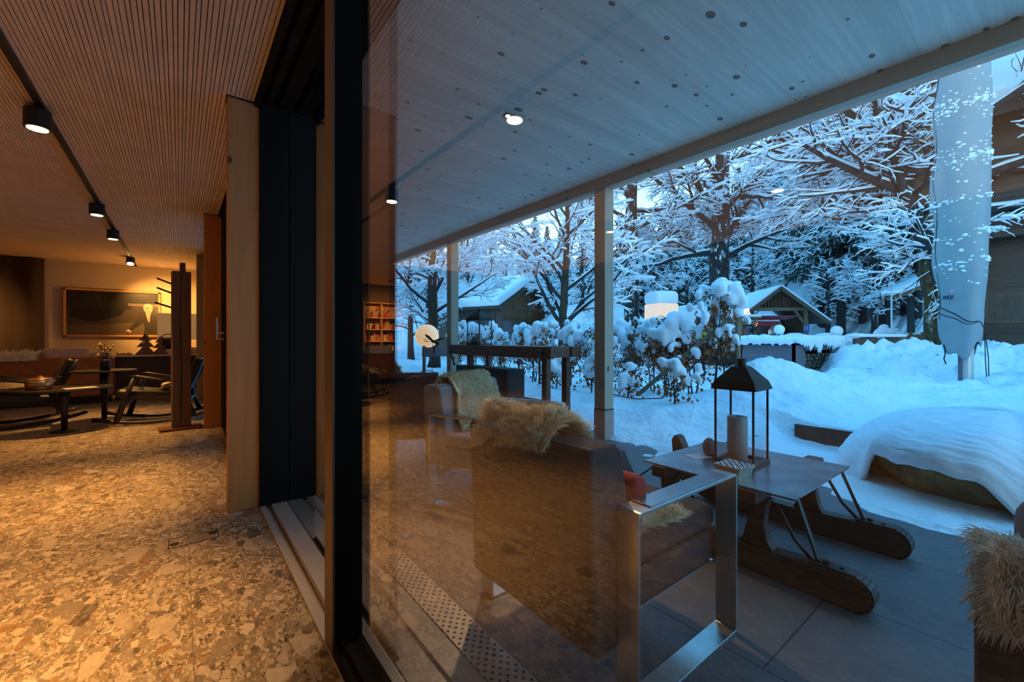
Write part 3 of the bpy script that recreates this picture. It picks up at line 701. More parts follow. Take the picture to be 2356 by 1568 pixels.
def lounge_chair(loc, rz, W_, lab, um='grey_up', L=.67, H=.65, arms=True):
    e = .087 if arms else .004
    t = empty('lounge_chair', loc, rz, lab, 'armchair', 'upholstered terrace armchairs with steel sled arms')
    if not arms: H = .50
    for y0 in ((0, W_-.085) if arms else (.03, W_-.115)):
        loop_frame(MB(), L, H, .085, .012, y0).build('arm_frame', MAT['steel'], t, bevel=.0015)
        if arms: MB().box(.075,y0+.008,H-.001,L-.075,y0+.079,H+.006).build('arm_pad', MAT['armpad'], t, bevel=.002)
        MB().box(L-.02,y0+.03,.245,L+.008,y0+.055,.30).build('bolt_plate', MAT['steel'], t)
    MB().box(.0,.086,.27,L-.03,W_-.086,.40).build('seat_base', MAT[um], t, bevel=.02, seg=3)
    MB().box(.03,.088,.40,L-.0,W_-.088,.50).build('seat_cushion', MAT[um], t, bevel=.035, seg=4)
    MB().box(.0,.086,.262,L-.03,W_-.086,.272).build('base_rail', MAT['steel'], t)
    # backrest: one upholstered slab leaning back
    b = MB().prism([(-.10,.18),(.02,.18),(.10,.50),(.035,.83),(.0,.85),(-.10,.85),(-.125,.83)], lambda x_,z:(x_,e,z), lambda x_,z:(x_,W_-e,z))
    b.build('backrest', MAT[um], t, bevel=.022, seg=4)
    MB().tube([(.02,.10,.843),(.02,W_-.10,.843)],.004,6).tube([(-.10,.10,.845),(-.10,W_-.10,.845)],.004,6).build('piping', MAT['armpad'], t)
    return t
lounge_chair((1.13,.805,0), 0, .88, 'dark grey armchair seen from behind at centre, a curly sheepskin on its back')
lounge_chair((1.42,2.80,0), R_(-66), 1.02, 'light grey armchair facing the camera side, pale sheepskin over its back', 'grey_light')
lounge_chair((1.40,-.91,0), 0, 1.02, 'dark armchair cut by the right edge of the view, draped with shaggy fleece', arms=False).scale = (1,1,.80)
lounge_chair((2.20,3.92,0), R_(62), .95, 'armchair farthest along the terrace, standing by the dark return wall')
# fleeces
X1, Yb = 1.13, .805
fur('sheepskin', lambda u,v: path([(X1-.15,Yb+.27+u*.41,.83-.07*u**4),(X1-.15,Yb+.26+u*.42,.86-.05*u**4),(X1-.10,Yb+.26+u*.42,.905+.02*math.sin(u*9)),(X1-.02,Yb+.27+u*.41,.905+.012*math.sin(u*7)),(X1+.06,Yb+.28+u*.40,.865),(X1+.08,Yb+.29+u*.38,.80)],v),
    24,30, 12000,.050,.0014, MAT['fur'], 'curly cream sheepskin over the back of the dark grey armchair', seed=11, flow=(-.1,-.2,.0), curl=.75, group='sheepskins')
c2 = Matrix.Translation((1.42,2.80,0)) @ Matrix.Rotation(R_(-66),4,'Z')
fur('sheepskin', lambda u,v: c2 @ path([(-.15,.28+u*.5,.60),(-.15,.26+u*.52,.80),(-.10,.26+u*.54,.895),(.0,.25+u*.56,.90),(.09,.24+u*.58,.78),(.12,.2+u*.64,.62),(.16,.2+u*.64,.53)],v),
    24,30, 9000,.045,.0022, MAT['fur'], 'cream sheepskin hanging over the back of the light grey armchair', seed=12, flow=(.1,-.1,-.5), curl=.3, group='sheepskins')
fur('sheepskin', lambda u,v: path([(1.245,-.42+u*.50,.655+.015*math.sin(u*11)),(1.245,-.42+u*.515,.70),(1.30,-.42+u*.52,.765),(1.40,-.42+u*.52,.775),(1.47,-.42+u*.51,.71),(1.50,-.42+u*.49,.62)],v),
    24,30, 11000,.050,.0014, MAT['fur_white'], 'shaggy white fleece over the armchair at the right edge', seed=13, flow=(-.1,.0,-.65), curl=.5, group='sheepskins')
fur('sheepskin', lambda u,v: Vector((1.20+v*.33, .91+u*.17+.03*math.sin(v*4), .515+.035*math.sin(u*PI)*math.sin(v*PI))), 14,20, 5200,.055,.0014, MAT['fur'],
    'long-haired cream sheepskin lying on the seat of the dark grey armchair', seed=14, flow=(.5,-.2,-.25), curl=.4, group='sheepskins')
fur('sheepskin', lambda u,v: path([(1.75,4.35+u*.4,.70),(1.72,4.35+u*.4,.88),(1.85,4.4+u*.4,.92),(1.95,4.4+u*.4,.75)],v), 12,14, 2500,.06,.003, MAT['fur'],
    'cream fleece on the armchair farthest along the terrace', seed=15, group='sheepskins')
tag(MB().cbox((1.255,1.06,.60),(.09,.34,.24),0,0,R_(14)).build('cushion', MAT['red'], bevel=.035, seg=4), 'red cushion tucked behind the steel arm of the dark grey armchair', 'cushion')
tag(MB().cbox((1.72,-.14,.62),(.16,.42,.36),0,0,R_(14)).build('cushion', MAT['grey_light'], bevel=.07, seg=5), 'large light grey cushion in the armchair at the right edge', 'cushion')
tag(MB().cbox((1.60,-.22,.66),(.10,.30,.26),0,0,R_(14)).build('cushion', MAT['red'], bevel=.05, seg=4), 'red cushion at the fleece on the armchair at the right edge', 'cushion')
# ---- sledge table
t = empty('sledge_table', (2.66,1.16,0), 0, 'low table of a dark steel plate set on an old wooden sledge', 'table')
MB().box(-.40,-.41,.440,.44,.41,.450).build('table_top', MAT['tabletop'], t, bevel=.0015)
for xs in (-.29,.46):
    pts = []
    for k in range(9):
        a = R_(180+90-k*22.5) ; 
    # side profile in (y,z): rounded nose at the near end, curled horn at the far end
    prof = []
    for k in range(9): a = R_(270-22.5*k); prof.append((-.60+.075*math.cos(a), .075+.075*math.sin(a)))
    prof += [(-.45,.145),(-.1,.125),(.25,.135),(.42,.16),(.55,.24),(.63,.36),(.665,.43),(.70,.44),(.725,.40),(.715,.30),(.66,.16),(.56,.05),(.42,.0)]
    MB().prism(prof, lambda y,z:(xs-.045,y,z), lambda y,z:(xs+.045,y,z)).build('runner', MAT['oldwood'], t, bevel=.008)
    st = MB()   # forged strap round the nose
    for i in range(13):
        a0 = R_(262-16*i); a1 = R_(262-16*(i+1))
        if i < 10: st.bar((xs,-.60+.079*math.cos(a0),.075+.079*math.sin(a0)),(xs,-.60+.079*math.cos(a1),.075+.079*math.sin(a1)),.088,.008)
    st.bar((xs,-.62,.154),(xs,-.44,.150),.075,.010)
    st.build('nose_strap', MAT['iron'], t, bevel=.002)
    MB().cyl((xs,-.50,.152),.014,.018,6).cyl((xs,-.56,.152),.010,.012,6).build('bolt', MAT['iron'], t)
    MB().bar((xs,-.47,.150),(xs+(.0 if xs<0 else -.06),-.375,.437),.030,.012).bar((xs,-.44,.151),(xs,-.48,.158),.03,.01).build('brace_bar', MAT['iron'], t, bevel=.002)
    MB().bar((xs,.56,.27),(xs+(.05 if xs<0 else -.03),.37,.437),.025,.010).build('brace_bar', MAT['iron'], t, bevel=.002)
    for yy in (-.20,.30):
        pr = [(yy-.085,.13),(yy+.085,.13),(yy+.06,.17),(yy+.042,.26),(yy+.05,.34),(yy+.07,.385),(yy-.07,.385),(yy-.05,.34),(yy-.042,.26),(yy-.06,.17)]
        MB().prism(pr, lambda y,z:(xs-.03,y,z), lambda y,z:(xs+.03,y,z)).build('upright', MAT['oldwood'], t, bevel=.008)
        MB().tube([(xs+.035,yy-.02,.38),(xs+.02,yy-.10,.33),(xs,yy-.17,.22),(xs,yy-.24,.15)],.009,6).build('iron_stay', MAT['iron'], t, smooth=True)
for yy in (-.20,.30):
    MB().box(-.42,yy-.045,.375,.58,yy+.045,.44).build('cross_beam', MAT['oldwood'], t, bevel=.008)
MB().box(-.30,-.25,.41,-.24,.45,.44).box(.40,-.25,.41,.46,.45,.44).build('bearer', MAT['oldwood'], t, bevel=.004)
# ---- lanterns
def lantern(loc, rz, s_, lab, hb=.45, candles=((0,0,.045,.22),), sc_=1.0, open_=False):
    t = empty('lantern', loc, rz, lab, 'lantern', 'iron and glass lanterns'); q = s_/2
    MB().box(-q-.012,-q-.012,0,q+.012,-q+.012,.022).box(-q-.012,q-.012,0,q+.012,q+.012,.022).box(-q-.012,-q,0,-q+.012,q,.022).box(q-.012,-q,0,q+.012,q,.022).box(-q,-q,0.001,q,q,.006).build('base', MAT['lantern'], t, bevel=.002)
    for a in (-1,1):
        for b in (-1,1): MB().box(a*q-.005,b*q-.005,.02,a*q+.005,b*q+.005,hb).build('corner_post', MAT['lantern'], t)
    g_ = MB()
    for a in (-1,1): g_.quad((a*q,-q,.02),(a*q,q,.02),(a*q,q,hb),(a*q,-q,hb)).quad((-q,a*q,.02),(q,a*q,.02),(q,a*q,hb),(-q,a*q,hb))
    g_.build('glass_pane', MAT['lglass'], t)
    prof = [(q+.018,hb-.006),(q+.02,hb+.004),(q+.004,hb+.045),(q*.72,hb+.085),(q*.42,hb+.125),(.028,hb+.135)]
    rf = MB(); n0 = 0
    for k in range(len(prof)-1):
        (r0,z0),(r1,z1) = prof[k],prof[k+1]
        c0 = [(-r0,-r0,z0),(r0,-r0,z0),(r0,r0,z0),(-r0,r0,z0)]; c1 = [(-r1,-r1,z1),(r1,-r1,z1),(r1,r1,z1),(-r1,r1,z1)]
        for j in range(4): rf.quad(c0[j],c0[(j+1)%4],c1[(j+1)%4],c1[j])
    rf.quad((-q-.018,-q-.018,hb-.006),(-q-.018,q+.018,hb-.006),(q+.018,q+.018,hb-.006),(q+.018,-q-.018,hb-.006))
    rf.build('roof', MAT['lantern'], t)
    MB().cyl((0,0,hb+.13),.026,.045,16).lathe([(.03,0),(.03,.006)],(0,0,hb+.172),16).build('chimney', MAT['lantern'], t)
    hp = []
    for k in range(13):
        a = PI*k/12; hp.append((.055*math.cos(a), .02+.075*math.sin(a), hb+.165-.04*math.sin(a)+(.07*math.sin(a) if sc_<1 else 0)))
    MB().tube(hp,.0028,6).build('handle', MAT['black'], t, smooth=True)
    MB().tube([(-q*.9,-q,hb*.42),(-q*.9+.0,-q-.02,hb*.42+.004),(-q*.9+.015,-q-.02,hb*.42)],.002,5).build('latch', MAT['black'], t)
    return t
def candle(loc, r, h, lab):
    t = empty('candle', loc, 0, lab, 'candle', 'thick pillar candles in the lanterns')
    MB().lathe([(r,0),(r,h-.004),(r-.004,h),(r*.5,h-.001),(r*.42,h-.008),(.001,h-.010)],(0,0,0),32).build('wax', MAT['candle'], t, smooth=True)
    MB().tube([(0,0,h-.012),(.001,0,h+.006)],.0015,5).build('wick', MAT['black'], t)
lantern((2.70,1.185,.450), R_(2), .215, 'tall iron lantern with a flared roof on the sledge table')
candle((2.68,1.20,.457), .056, .27, 'thick grey pillar candle in the lantern on the sledge table')
t = empty('ashtray', (2.395,1.09,.450), R_(-6), 'brass box ashtray with a woven grid lid on the sledge table', 'ashtray')
def frus(m, a, b, z0, A, B, z1):
    c0 = [(-a,-b,z0),(a,-b,z0),(a,b,z0),(-a,b,z0)]; c1 = [(-A,-B,z1),(A,-B,z1),(A,B,z1),(-A,B,z1)]
    for j in range(4): m.quad(c0[j],c0[(j+1)%4],c1[(j+1)%4],c1[j])
    m.quad(c0[3],c0[2],c0[1],c0[0]); return m
frus(MB(),.055,.052,0,.078,.074,.062).build('body', MAT['brass'], t, solid=.003)
MB().quad((-.074,-.07,.055),(.074,-.07,.055),(.074,.07,.055),(-.074,.07,.055)).build('inside', MAT['black'], t)
gr = MB()
for i in range(8):
    yy = -.063+i*.018; xx = -.067+i*.019
    gr.tube([(-.075+k*.0075,yy,.063+.004*math.sin(k*PI*.4+i*PI)) for k in range(21)],.0035,5,flat=.4)
    gr.tube([(xx,-.070+k*.007,.063-.004*math.sin(k*PI*.4+i*PI)) for k in range(21)],.0035,5,flat=.4)
gr.build('grid_lid', MAT['chrome'], t, smooth=True)
pb = MB().ball((0,0,0),1,20,14)
for i, p in enumerate(pb.v):
    x_, y_, z_ = p; k = 1+.12*noise.noise(Vector(p)*1.3)
    pb.v[i] = (2.70+x_*.052*k, 1.385+y_*.038*k, .452+max(0,(.045+z_*.062*k)))
tag(pb.build('pebble', MAT['stone'], smooth=True, sub=1), 'upright rounded stone standing on the sledge table behind the lantern', 'stone')
tag(MB().cbox((2.60,1.41,.4515),(.13,.11,.0015),R_(-18)).build('card', MAT['paper'], bevel=.0004), 'white folded card lying under the stone on the sledge table', 'card')

# ---- workbench bar table
t = empty('workbench', (3.68,4.86,0), 0, 'old wooden carpenter workbench used as a high bar table', 'workbench')
y0, y1 = -1.22, 1.18
MB().box(-.25,y0+.28,1.03,.22,y1,1.10).build('table_top', MAT['benchwood'], t, bevel=.004)
MB().box(-.262,y0,.955,-.20,y1,1.098).build('front_board', MAT['benchwood'], t, bevel=.004)
MB().box(.06,y0-.03,.975,.225,y0+.30,1.10).build('tail_vise', MAT['benchwood'], t, bevel=.006)
MB().box(-.2,y0,.97,.06,y0+.2,1.095).build('end_block', MAT['benchwood'], t, bevel=.004)
MB().box(-.03,y0+.32,1.1,.02,y1-.3,1.103).box(-.12,y0+.3,1.1,-.08,y1-.2,1.103).build('tool_groove', MAT['snow_soft'], t)
for xx in (-.20,.14):
    for yy in (y0+.14,y1-.55): MB().box(xx,yy,.0,xx+.07,yy+.09,.97).build('leg', MAT['benchwood'], t, bevel=.005)
MB().box(-.18,y0+.15,.26,-.13,y1-.5,.37).box(.16,y0+.15,.26,.2,y1-.5,.37).build('stretcher', MAT['benchwood'], t, bevel=.004)
MB().box(-.20,y0+.15,.12,.2,y0+.21,.2).box(-.20,y1-.55,.12,.2,y1-.49,.2).build('foot_rail', MAT['benchwood'], t, bevel=.004)
MB().tube([(-.33,y0+.14,1.02),(-.22,y0+.14,1.02)],.022,12).build('vise_screw', MAT['black'], t)
MB().tube([(-.33,y0+.12,1.04),(-.33,y0+.12,.66)],.013,8).ball((-.33,y0+.12,1.045),.022,8,6).build('vise_handle', MAT['black'], t)
MB().tube([(-.30,y1-.12,1.0),(-.33,y1-.30,.80)],.012,8).ball((-.33,y1-.30,.80),.02,8,6).build('front_vise_handle', MAT['black'], t)
t = empty('storage_crate', (3.62,5.15,0), 0, 'dark wooden chest standing under the workbench', 'chest')
MB().box(-.16,-.62,.38,.14,.72,.78).build('body', simple('dark_chest',(.02,.014,.011),.6,var=.3), t, bevel=.006)
MB().box(-.168,-.05,.40,-.158,.0,.76).box(-.168,.4,.40,-.158,.43,.76).build('batten', MAT['oldwood_z'], t)
MB().box(-.175,.15,.70,-.16,.28,.712).build('label_plate', MAT['chrome'], t)
lantern((3.66,5.50,1.10), R_(10), .26, 'iron lantern with two candles on the workbench', hb=.38, sc_=.9)
candle((3.62,5.46,1.107), .05, .17, 'taller candle in the lantern on the workbench')
candle((3.64,5.60,1.107), .045, .12, 'shorter candle in the lantern on the workbench')
# snow-lit cable and socket on the front column
t = empty('socket_box', (4.13,3.42,.52), 0, 'black outdoor socket with a cable on the front column', 'socket')
MB().box(-.02,-.04,-.04,.03,.05,.06).build('box', MAT['cable'], t, bevel=.01)
MB().tube([(.02,.02,-.04),(.0,.02,-.5)],.006,6).tube([(.03,.03,.02),(.35,.12,-.06),(.75,.1,-.14),(1.2,.0,-.16)],.008,6).build('cable', MAT['cable'], t, smooth=True)
# globe lamp on a post with dried leaves before it
t = empty('globe_lamp', (3.90,7.75,0), 0, 'warm lit globe lamp on a post beyond the second column', 'lamp')
MB().ball((0,0,1.245),.235,32,20).build('globe', MAT['globe'], t, smooth=True)
MB().box(-.155,-.16,0,-.105,-.11,1.05).build('post', MAT['stake'], t, bevel=.003)
MB().box(-.155,-.14,.84,.5,-.10,1.02).build('board', MAT['greypanel'], t, bevel=.003)
MB().cyl((0,0,.99),.06,.04,16).build('collar', MAT['black'], t)
lf = empty('dried_leaves', (3.74,7.32,1.16), 0, 'dark dried leaves hanging before the globe lamp', 'leaves')
f = MB()
for a, b, sz in (((-.10,0,.12),(.06,0,.0),.055),((-.0,0,.02),(.22,0,-.08),.075),((-.13,0,-.01),(.0,0,-.02),.02),((-.15,0,.03),(.0,0,.02),.014),((.08,0,-.1),(.1,0,-.26),.03),((.1,.0,-.02),(.32,.02,.06),.06)):
    a = Vector(a); b = Vector(b); f.tube([a,a.lerp(b,.3),a.lerp(b,.7),b],[.004,sz,sz*.9,.006],8,flat=.35)
f.build('leaf', MAT['bark_blue'], lf, smooth=True); MB().tube([(.05,0,0),(.08,0,-.18),(.05,0,-.55),(0,0,-1.13)],.005,5).build('stem', MAT['bark_blue'], lf)
# wire script ornament behind the light grey armchair
def wire_text(body, loc, rot, size, mat, extr=.002, bev=.004):
    cu = bpy.data.curves.new('wire_script','FONT'); cu.body = body; cu.size = size; cu.extrude = extr; cu.bevel_depth = bev
    o = bpy.data.objects.new('wire_script', cu); COL.objects.link(o); o.location = loc; o.rotation_euler = rot; cu.materials.append(mat); return o
t = empty('wire_ornament', (3.0,5.9,0), R_(-38), 'thin black wire script ornament standing behind the light grey armchair', 'ornament')
wp = MB()
wp.tube([(-.28+.0,0,.44),(-.24,0,.62),(-.20,0,.66),(-.19,0,.60),(-.23,0,.46),(-.22,0,.42),(-.17,0,.50),(-.13,0,.53),(-.13,0,.49),(-.18,0,.46),(-.15,0,.41),(-.08,0,.44),(-.05,0,.52),(-.02,0,.50),(-.04,0,.42),(.02,0,.44),(.10,0,.5)],.007,6)
wp.tube([(-.20,0,.63),(-.08,0,.72),(.06,0,.70),(.16,0,.60)],.006,6)
wp.tube([(-.28,0,.44),(-.28,0,.0)],.006,6).tube([(.10,0,.5),(.10,0,.0)],.006,6)
wp.build('wire', MAT['black'], t, smooth=True)
# ================================================================== OUTDOOR GROUND
def lerp_t(tb, x):
    if x <= tb[0][0]: return tb[0][1]
    for (a, b), (c, d) in zip(tb, tb[1:]):
        if x <= c:
            f = (x-a)/(c-a); f = f*f*(3-2*f); return b+(d-b)*f
    return tb[-1][1]
def ss(x, a, b): f = max(0,min(1,(x-a)/(b-a))); return f*f*(3-2*f)
def nz(x, y, s, o=0): return noise.noise(Vector((x*s+o, y*s-o, o*.7)))
TP = [(3.5,-.06),(3.8,-.006),(4.1,.016),(5.2,.0),(5.56,-.02),(5.63,.20),(7.5,.33),(9.4,.60),(10.3,.70),(11.8,1.02),(13.2,1.0),(15.5,.55),(18,.25),(24,.1)]
TH = [(3.6,-.08),(3.95,-.02),(4.5,.07),(5.4,.22),(6.3,.26),(7.6,.2),(10,.1),(14,.03),(24,.05)]
def H(x, y):
    e = nz(x,y,1.4,3)*.38 + nz(x,y,4.5,9)*.16
    xx = x + (e if x < 5.2 else e*max(0,1-(x-5.2)/.3))
    bp = lerp_t(TP, xx); bh = lerp_t(TH, xx)
    k = ss(y, 1.75, 2.5) if x < 9 else ss(y, 1.75+(x-9)*.35, 3.2+(x-9)*.35)
    z = bp*(1-k)+bh*k
    # shovelled mounds
    for cx, cy, rx, ry, hh in ((7.2,2.5,1.4,.9,.50),(6.5,2.6,.7,.5,.30),(8.9,3.0,1.2,.9,.25),(11.8,-2.5,2.0,2.6,.12),(5.3,4.2,.7,.8,.10),(5.1,5.8,.6,.9,.12),(5.0,3.05,.5,.5,.12),(9.2,-2.2,1.6,1.3,.25)):
        q = ((x-cx)/rx)**2+((y-cy)/ry)**2
        if q < 4: z += hh*math.exp(-q*1.1)
    a = ss(x, 4.4, 6.5)
    am = (.03+.10*a*(1-.55*k))*(1+.9*ss(x,7.5,9.5)*(1-k*.7))
    pth = 1 if y > 1.9 else (.35 if x < 9.0 else 1.0)
    z += am*pth*(nz(x,y,1.7,1)*1.0 + nz(x,y,3.8,5)*.75 - abs(nz(x,y,6.5,2))*.75 + nz(x,y,11,6)*.25)
    z += .02*a*nz(x,y,15,4)
    r = math.hypot(x, y); ang = math.degrees(math.atan2(x, y))
    f = lerp_t([(0,.55),(40,.6),(52,.65),(60,.9),(70,1.25),(95,1.25)], ang)
    if r > 22: z += f*lerp_t([(22,0),(30,1.0),(42,4.6),(62,13),(100,30)], r) + ss(r,24,34)*.5*nz(x,y,.3,7)
    return z
def ticks(a, b, fine0, fine1, st, grow=1.12, mx=1.6):
    out = []; v = fine0; s_ = st
    while v > a: out.append(v); s_ = min(mx,s_*grow); v -= s_
    out = out[::-1]; v = fine0+st
    while v < fine1: out.append(v); v += st
    s_ = st
    while v < b: out.append(v); s_ = min(mx,s_*grow); v += s_
    out.append(b); return out
xs = ticks(3.4, 95, 3.4, 12.5, .07); ys = ticks(-40, 95, -2.5, 9.0, .075)
g = MB(); ny = len(ys)
for x in xs:
    for y in ys: g.v.append((x, y, H(x,y)))
for i in range(len(xs)-1):
    for j in range(ny-1):
        a = i*ny+j; g.f.append((a, a+ny, a+ny+1, a+1))
tag(g.build('snowy_ground', MAT['snow'], smooth=True), kind='structure')
g = MB()   # ground beyond the house on the left
for x in [-60+i*3 for i in range(22)]+[3.7]:
    for y in [14+i*3 for i in range(28)]: g.v.append((x,y,-.05+ .55*lerp_t([(22,0),(30,1.0),(42,4.6),(62,13),(100,30)], math.hypot(x,y))))
for i in range(22):
    for j in range(27): a = i*28+j; g.f.append((a,a+28,a+29,a+1))
struct(g.build('snowy_ground', MAT['snow'], smooth=True))

# corten step
tag(MB().box(5.575,-1.0,-.02,5.60,1.86,.215).build('step_edge', MAT['corten']), 'rust-brown steel step edge rising out of the snow', 'step')
# boulder with snow cap
bc = Vector((5.42,.25,.12))
t = empty('boulder', (bc.x,bc.y,0), 0, 'large mossy boulder under a thick cap of snow', 'boulder')
b = MB().ball((0,0,0),1,40,28)
for i, p in enumerate(b.v):
    q = Vector(p); k = 1+.13*noise.noise(q*1.6+Vector((3,1,2)))+.05*noise.noise(q*5)
    b.v[i] = (q.x*1.0*k, q.y*.95*k, .13+q.z*.42*k)
b.build('rock', MAT['rock'], t, smooth=True)
b = MB()
def cap(u, v):
    a = u*2*PI; rr = math.sin(v*PI*.5); x_, y_ = math.cos(a), math.sin(a)
    zz = math.cos(v*PI*.5)
    lim = 1.13 if x_ > -.15 else 1.13-.06*abs(x_)
    wob = 1+.06*noise.noise(Vector((x_*2,y_*2,v*2)))+.02*noise.noise(Vector((x_*9,y_*9,v*7)))
    X_ = x_*rr*lim*wob*1.10; Y_ = y_*rr*1.09*wob
    ex = ss(y_,-.16,.02)*(1-ss(y_,.60,.70)) if x_ < 0 else 0
    low = -.02*(1-ex) + ex*(.17+.25*max(0,y_)+.03*math.sin(a*9)+.04*noise.noise(Vector((a*7,0,0))))
    low = min(low, .26)
    return (X_, Y_, max(-.02, low) + (.57-low)*zz**.85*(1+.05*noise.noise(Vector((x_*3,y_*3,5)))) + .012*noise.noise(Vector((X_*14,Y_*4,zz*30))))
b.grid(cap, 160, 60)
b.build('snow_cap', MAT['snow_soft'], t, smooth=True, solid=.05)
# ================================================================== SNOW CLUMPS, HEDGE
def blobs(m, pts):
    for (x_,y_,z_,r_,sz) in pts: m.ball((x_,y_,z_), r_, 10, 7, sz)
def shrub(loc, h, seed, lab, wd=.34, nst=3):
    r = random.Random(seed); t = empty('beech_shrub', loc, 0, lab, 'shrub', 'young snow-laden beeches of the hedge')
    st = MB(); lv = MB(); sn = MB()
    tips = []
    for k in range(nst):
        a = r.random()*6.28; q = r.uniform(.02,.10); p0 = Vector((q*math.cos(a),q*math.sin(a),-.05)); top = Vector((r.uniform(-wd,wd)*.6, r.uniform(-wd,wd)*.8, h*r.uniform(.8,1.0)))
        mid = p0.lerp(top,.5)+Vector((r.gauss(0,.04),r.gauss(0,.04),0)); st.tube([p0,mid,top],[.013,.010,.004],6)
        tips.append(top)
        for j in range(11):
            f = r.uniform(.22,.98); b0 = p0.lerp(top,f) ; a = r.random()*6.28; L = r.uniform(.12,.34)*(1.15-.5*f)
            b1 = b0+Vector((math.cos(a)*L*.6,math.sin(a)*L,L*.55)); b2 = b1+Vector((math.cos(a)*L*.3,math.sin(a)*L*.4,-.02))
            st.tube([b0,b1,b2],[.006,.004,.002],4)
            for q_ in range(int(8+12*(f > .45))):
                c = b0.lerp(b1, r.random()) if r.random() < .5 else b1.lerp(b2, r.random()); c = c+Vector((r.gauss(0,.035),r.gauss(0,.045),r.uniform(-.20,-.02)))
                s_ = r.uniform(.035,.065); ax = Vector((r.gauss(0,1),r.gauss(0,1),r.gauss(0,.5))).normalized(); u_ = ax.cross(Vector((0,0,1))).normalized()*s_*.42
                dn = Vector((r.gauss(0,.3),r.gauss(0,.3),-1)).normalized()*s_; cu = ax*s_*.25
                lv.quad(c, c+dn*.5+u_+cu, c+dn, c+dn*.5-u_+cu)
                lv.quad(c+ax*.002, c+dn*.5-u_+cu+ax*.002, c+dn+ax*.002, c+dn*.5+u_+cu+ax*.002)
            if f > .38 and r.random() < .5:
                c = b1.lerp(b2,.4); rr = r.uniform(.045,.085)
                blobs(sn, [(c.x,c.y,c.z+.02,rr,.8),(c.x+r.gauss(0,.05),c.y+r.gauss(0,.06),c.z-.04,rr*.8,1.5)])
                if r.random() < .6: blobs(sn, [(c.x+math.cos(a)*.05,c.y+math.sin(a)*.06,c.z-rr*1.1,rr*.55,1.3)])
    for tp in tips:
        rr = r.uniform(.075,.125)
        blobs(sn, [(tp.x,tp.y,tp.z-.02,rr,.85),(tp.x+r.gauss(0,.06),tp.y+r.gauss(0,.09),tp.z-.13,rr*1.05,1.0),(tp.x+r.gauss(0,.10),tp.y+r.gauss(0,.13),tp.z-.26,rr*.85,1.25),(tp.x+r.gauss(0,.1),tp.y+r.gauss(0,.15),tp.z-.36,rr*.6,1.4),(tp.x+r.gauss(0,.12),tp.y+r.gauss(0,.17),tp.z-.20,rr*.7,1.2)])
    for i, v in enumerate(sn.v):
        q = Vector(v); n_ = noise.noise(q*9+Vector((seed,0,0)))*.022; sn.v[i] = (q.x+n_, q.y+n_*.6, q.z+noise.noise(q*7)*.03)
    st.build('stems', MAT['bark_blue'], t); tag(lv.build('leaves', MAT['beech'], t), kind='stuff'); sn.build('snow_load', MAT['snow_soft'], t, remesh=.024).modifiers['s'].iterations = 14
    return t
HX = 6.35; ylist = [3.12,3.5,3.92,4.3,4.75,5.2,5.7,6.2,6.75,7.3,7.9,8.5,9.2,9.9,10.6]
wh = ['first shrub of the hedge, against the wooden end post','second shrub from the hedge end post, crossed by the slanted brace','third shrub from the hedge end post, brown leaves under drooping snow',
 'fourth shrub from the hedge end post, crowned with one smooth snow hump','fifth shrub from the hedge end post, just right of the front column','sixth shrub from the hedge end post, mostly behind the front column',
 'hedge shrub directly left of the front column','second hedge shrub left of the front column','third hedge shrub left of the front column','hedge shrub seen above the right half of the workbench',
 'hedge shrub seen above the middle of the workbench','hedge shrub in front of the gable of the left hut','hedge shrub right of the workbench lantern','hedge shrub behind the workbench lantern','last hedge shrub beside the second column']
for i, y in enumerate(ylist):
    hh = (1.50,1.34,1.36,1.26,1.42,1.36,1.3,1.42,1.25,1.3,1.45,1.28,1.35,1.3,1.35)[i]
    xx = HX+rnd.uniform(-.12,.12); shrub((xx,y,H(xx,y)), hh, 40+i, wh[i], .30+.02*(i%3), 3)
for i, (x, y, h, lab) in enumerate(((5.35,3.15,.62,'low leafless sapling with a snow tuft, nearest the hedge end post'),(5.6,4.9,.7,'low sapling left of the front column near the workbench leg'),(5.4,5.6,.55,'low sapling under the right end of the workbench'),(5.5,4.05,.6,'low sapling in the snow right behind the front column'))):
    shrub((x,y,H(x,y)), h, 80+i, lab, .14, 1)
t = empty('hedge_stake', (6.42,2.86,0), 0, 'upright round wooden stake at the end of the hedge', 'stake')
MB().tube([(0,0,.0),(-.01,0,.9),(0,.01,1.56)],[.04,.038,.036],10).build('stake', MAT['stake'], t, smooth=True)
sn = MB(); blobs(sn, [(0,0,1.58,.085,1.0),(.02,.04,1.66,.06,1.0),(-.03,-.02,1.55,.08,.7)]); sn.build('snow_load', MAT['snow_soft'], t, remesh=.02)
t = empty('hedge_brace', (6.40,2.9,0), 0, 'slanting wooden brace running down from the end stake through the hedge', 'brace')
MB().tube([(0,.06,1.50),(-.25,.62,.95),(-.55,1.30,.27)],[.036,.037,.037],10).build('pole', MAT['stake'], t, smooth=True)
sn = MB(); blobs(sn, [(-.30+.0,.70,.92,.06,.6),(-.34,.80,.83,.07,.6),(-.38,.9,.75,.06,.6),(-.42,1.0,.66,.05,.6)]); sn.build('snow_load', MAT['snow_soft'], t, remesh=.02)

